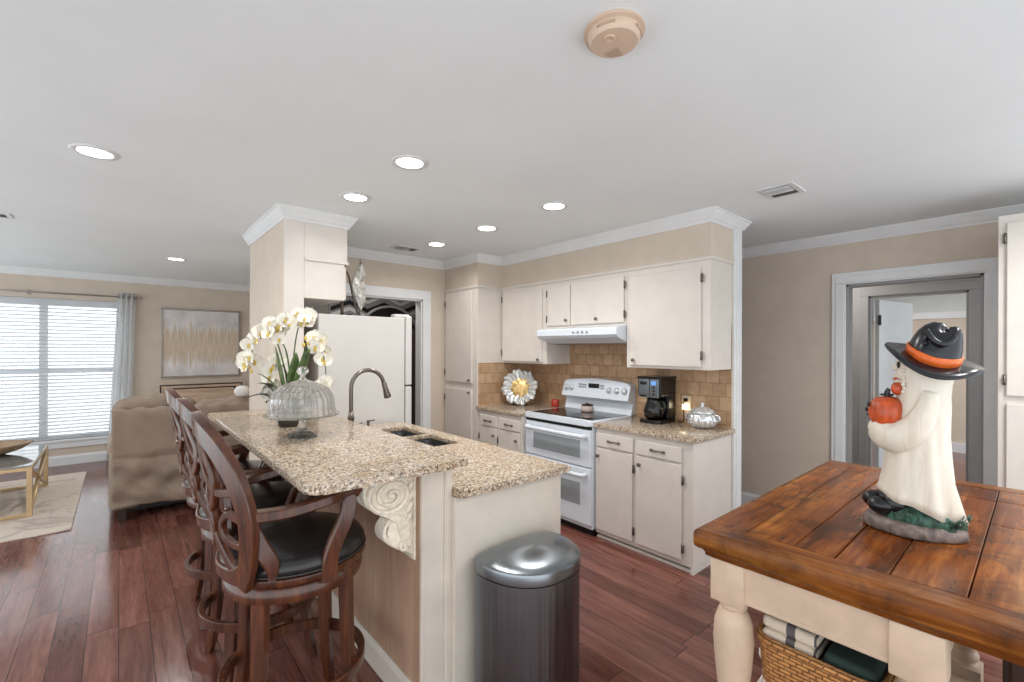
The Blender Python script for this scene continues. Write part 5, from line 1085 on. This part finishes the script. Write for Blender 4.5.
for k in range(9): ball(b, (0.035 - 0.004 * (k % 2), 0.050, 0.56 - k * 0.012), (0.008, 0.006, 0.007), 8); ball(b, (0.035 - 0.004 * (k % 2), -0.050, 0.56 - k * 0.012), (0.008, 0.006, 0.007), 8)
obj('robe', b, 'ghost', t_)
for s in (-1, 1):
    b = BM(); ball(b, (0.050, s * 0.026, 0.553), (0.006, 0.010, 0.012), 12); obj('eye', b, 'boot', t_)
b = BM(); sweep(b, smoothpath([(0.056, -0.020, 0.509), (0.064, -0.008, 0.505), (0.064, 0.008, 0.505), (0.056, 0.020, 0.509)], 5), circ(0.004, 8), (0, 0, 1)); obj('mouth', b, 'pumpkin', t_)
# pumpkin in the hands
b = BM(); rings = []
for k in range(13):
    ph = pi * (0.03 + 0.94 * k / 12); rings.append([b.verts.new((0.062 * sin(ph) * (1 - 0.09 * abs(sin(4 * 2 * pi * i / 64)) ** 0.5 * -1 - 0.09) * cos(2 * pi * i / 64) + 0.098, 0.066 * sin(ph) * (1 + 0.09 * abs(sin(4 * 2 * pi * i / 64)) ** 0.5 - 0.09) * sin(2 * pi * i / 64) + 0.020, 0.398 + 0.056 * cos(ph) - 0.008 * cos(ph) ** 8)) for i in range(64)])
bmesh.ops.scale(b, vec=(1.15, 1.1, 1.08), space=Matrix.Translation((-0.098, -0.02, -0.398)), verts=b.verts[:]); bmesh.ops.translate(b, vec=(-0.012, 0, -0.006), verts=b.verts[:]); loop_faces(b, rings); pk = obj('pumpkin', b, 'pumpkin', t_)
b = BM(); tube(b, smoothpath([(0.086, 0.020, 0.442), (0.088, 0.020, 0.458), (0.082, 0.022, 0.470)], 4), 0.011, 9, scale=lambda t: 1.2 - 0.5 * t); 
for k in range(3): ball(b, (0.086 + 0.016 * cos(k * 2.1), 0.020 + 0.016 * sin(k * 2.1), 0.450), (0.014, 0.008, 0.004), 8)
obj('stem', b, 'hat', pk)
b = BM()
for p in ((0.152, 0.000, 0.415), (0.152, 0.040, 0.415), (0.160, 0.020, 0.396), (0.153, 0.020, 0.380)): ball(b, p, (0.006, 0.010, 0.008), 8)
obj('carved_face', b, 'boot', pk)
b = BM(); ball(b, (0.052, 0.026, 0.472), (0.024, 0.018, 0.022), 14); ball(b, (0.052, -0.020, 0.472), (0.024, 0.018, 0.022), 14); obj('orange_collar', b, 'pumpkin', t_)
# hat
hm = Matrix.Rotation(R(-15), 3, 'Y') @ Matrix.Rotation(R(-15), 3, 'X'); ho = Vector((-0.058, 0, 0.570))
b = BM(); N = 64; rings = []
for r, z in ((0.06, -0.012), (0.11, -0.010), (0.150, -0.006), (0.162, 0.0), (0.158, 0.008), (0.12, 0.006), (0.085, 0.010)):
    rings.append([b.verts.new(hm @ Vector((r * (1 + 0.03 * sin(2 * a + 0.5)) * cos(a), r * 0.92 * sin(a), z + (r / 0.16) ** 2 * (0.010 * cos(2 * a) + 0.006 * sin(3 * a)))) + ho) for a in [2 * pi * i / N for i in range(N)]])
loop_faces(b, rings)
obj('hat_brim', b, 'hat', t_)
b = BM(); rings = []
for r, z, dx in ((0.086, 0.004, 0), (0.088, 0.03, 0), (0.083, 0.055, -0.002), (0.074, 0.080, -0.004), (0.062, 0.100, -0.008), (0.045, 0.114, -0.014), (0.02, 0.118, -0.02), (0.004, 0.112, -0.02)):
    rings.append([b.verts.new(hm @ Vector((r * cos(a) * (1 - 0.16 * max(0, cos(a - 0.9)) ** 4 * min(1, z / 0.06)) + dx, r * 0.95 * sin(a) * (1 - 0.14 * max(0, sin(a)) ** 6 * (0.3 < z / 0.118 < 0.9)), z + 0.010 * cos(2 * a + 0.4) * (z / 0.118) ** 2)) + ho) for a in [2 * pi * i / N for i in range(N)]])
loop_faces(b, rings)
sweep(b, smoothpath([hm @ Vector(p) + ho for p in ((0.045, 0.055, 0.105), (0.02, 0.072, 0.085), (-0.01, 0.074, 0.078), (-0.035, 0.062, 0.090), (-0.045, 0.045, 0.105))], 6), circ(0.010, 10), (0, 1, 0)); sweep(b, smoothpath([hm @ Vector(p) + ho for p in ((0.03, 0.062, 0.095), (0.045, 0.058, 0.075), (0.035, 0.07, 0.062))], 5), circ(0.008, 8), (0, 1, 0))
obj('hat_crown', b, 'hat', t_)
b = BM(); rings = [[b.verts.new(hm @ Vector((r * cos(2 * pi * i / N), r * 0.955 * sin(2 * pi * i / N), z + 0.002 * sin(3 * 2 * pi * i / N))) + ho) for i in range(N)] for r, z in ((0.086, 0.006), (0.0925, 0.006), (0.0925, 0.036), (0.086, 0.036))]
rings.append(rings[0]); loop_faces(b, rings, True, False); obj('hat_band', b, 'orange', t_)

# ------------------------------------------------------------------ unseen fill lights added to brighten the rooms beyond
for nm, loc, e, sz in (('far_room_fill', (7.6, 1.4, CEIL - 0.02), 40, 0.5), ('hall_fill', (5.1, 1.6, CEIL - 0.02), 14, 0.3), ('back_room_fill', (2.2, 4.95, CEIL - 0.02), 7, 0.3)):
    ld = bpy.data.lights.new(nm, 'AREA'); ld.shape = 'DISK'; ld.size = sz; ld.energy = e; ld.color = (1, 0.95, 0.9); lo = bpy.data.objects.new(nm, ld); C.objects.link(lo); lo.location = loc
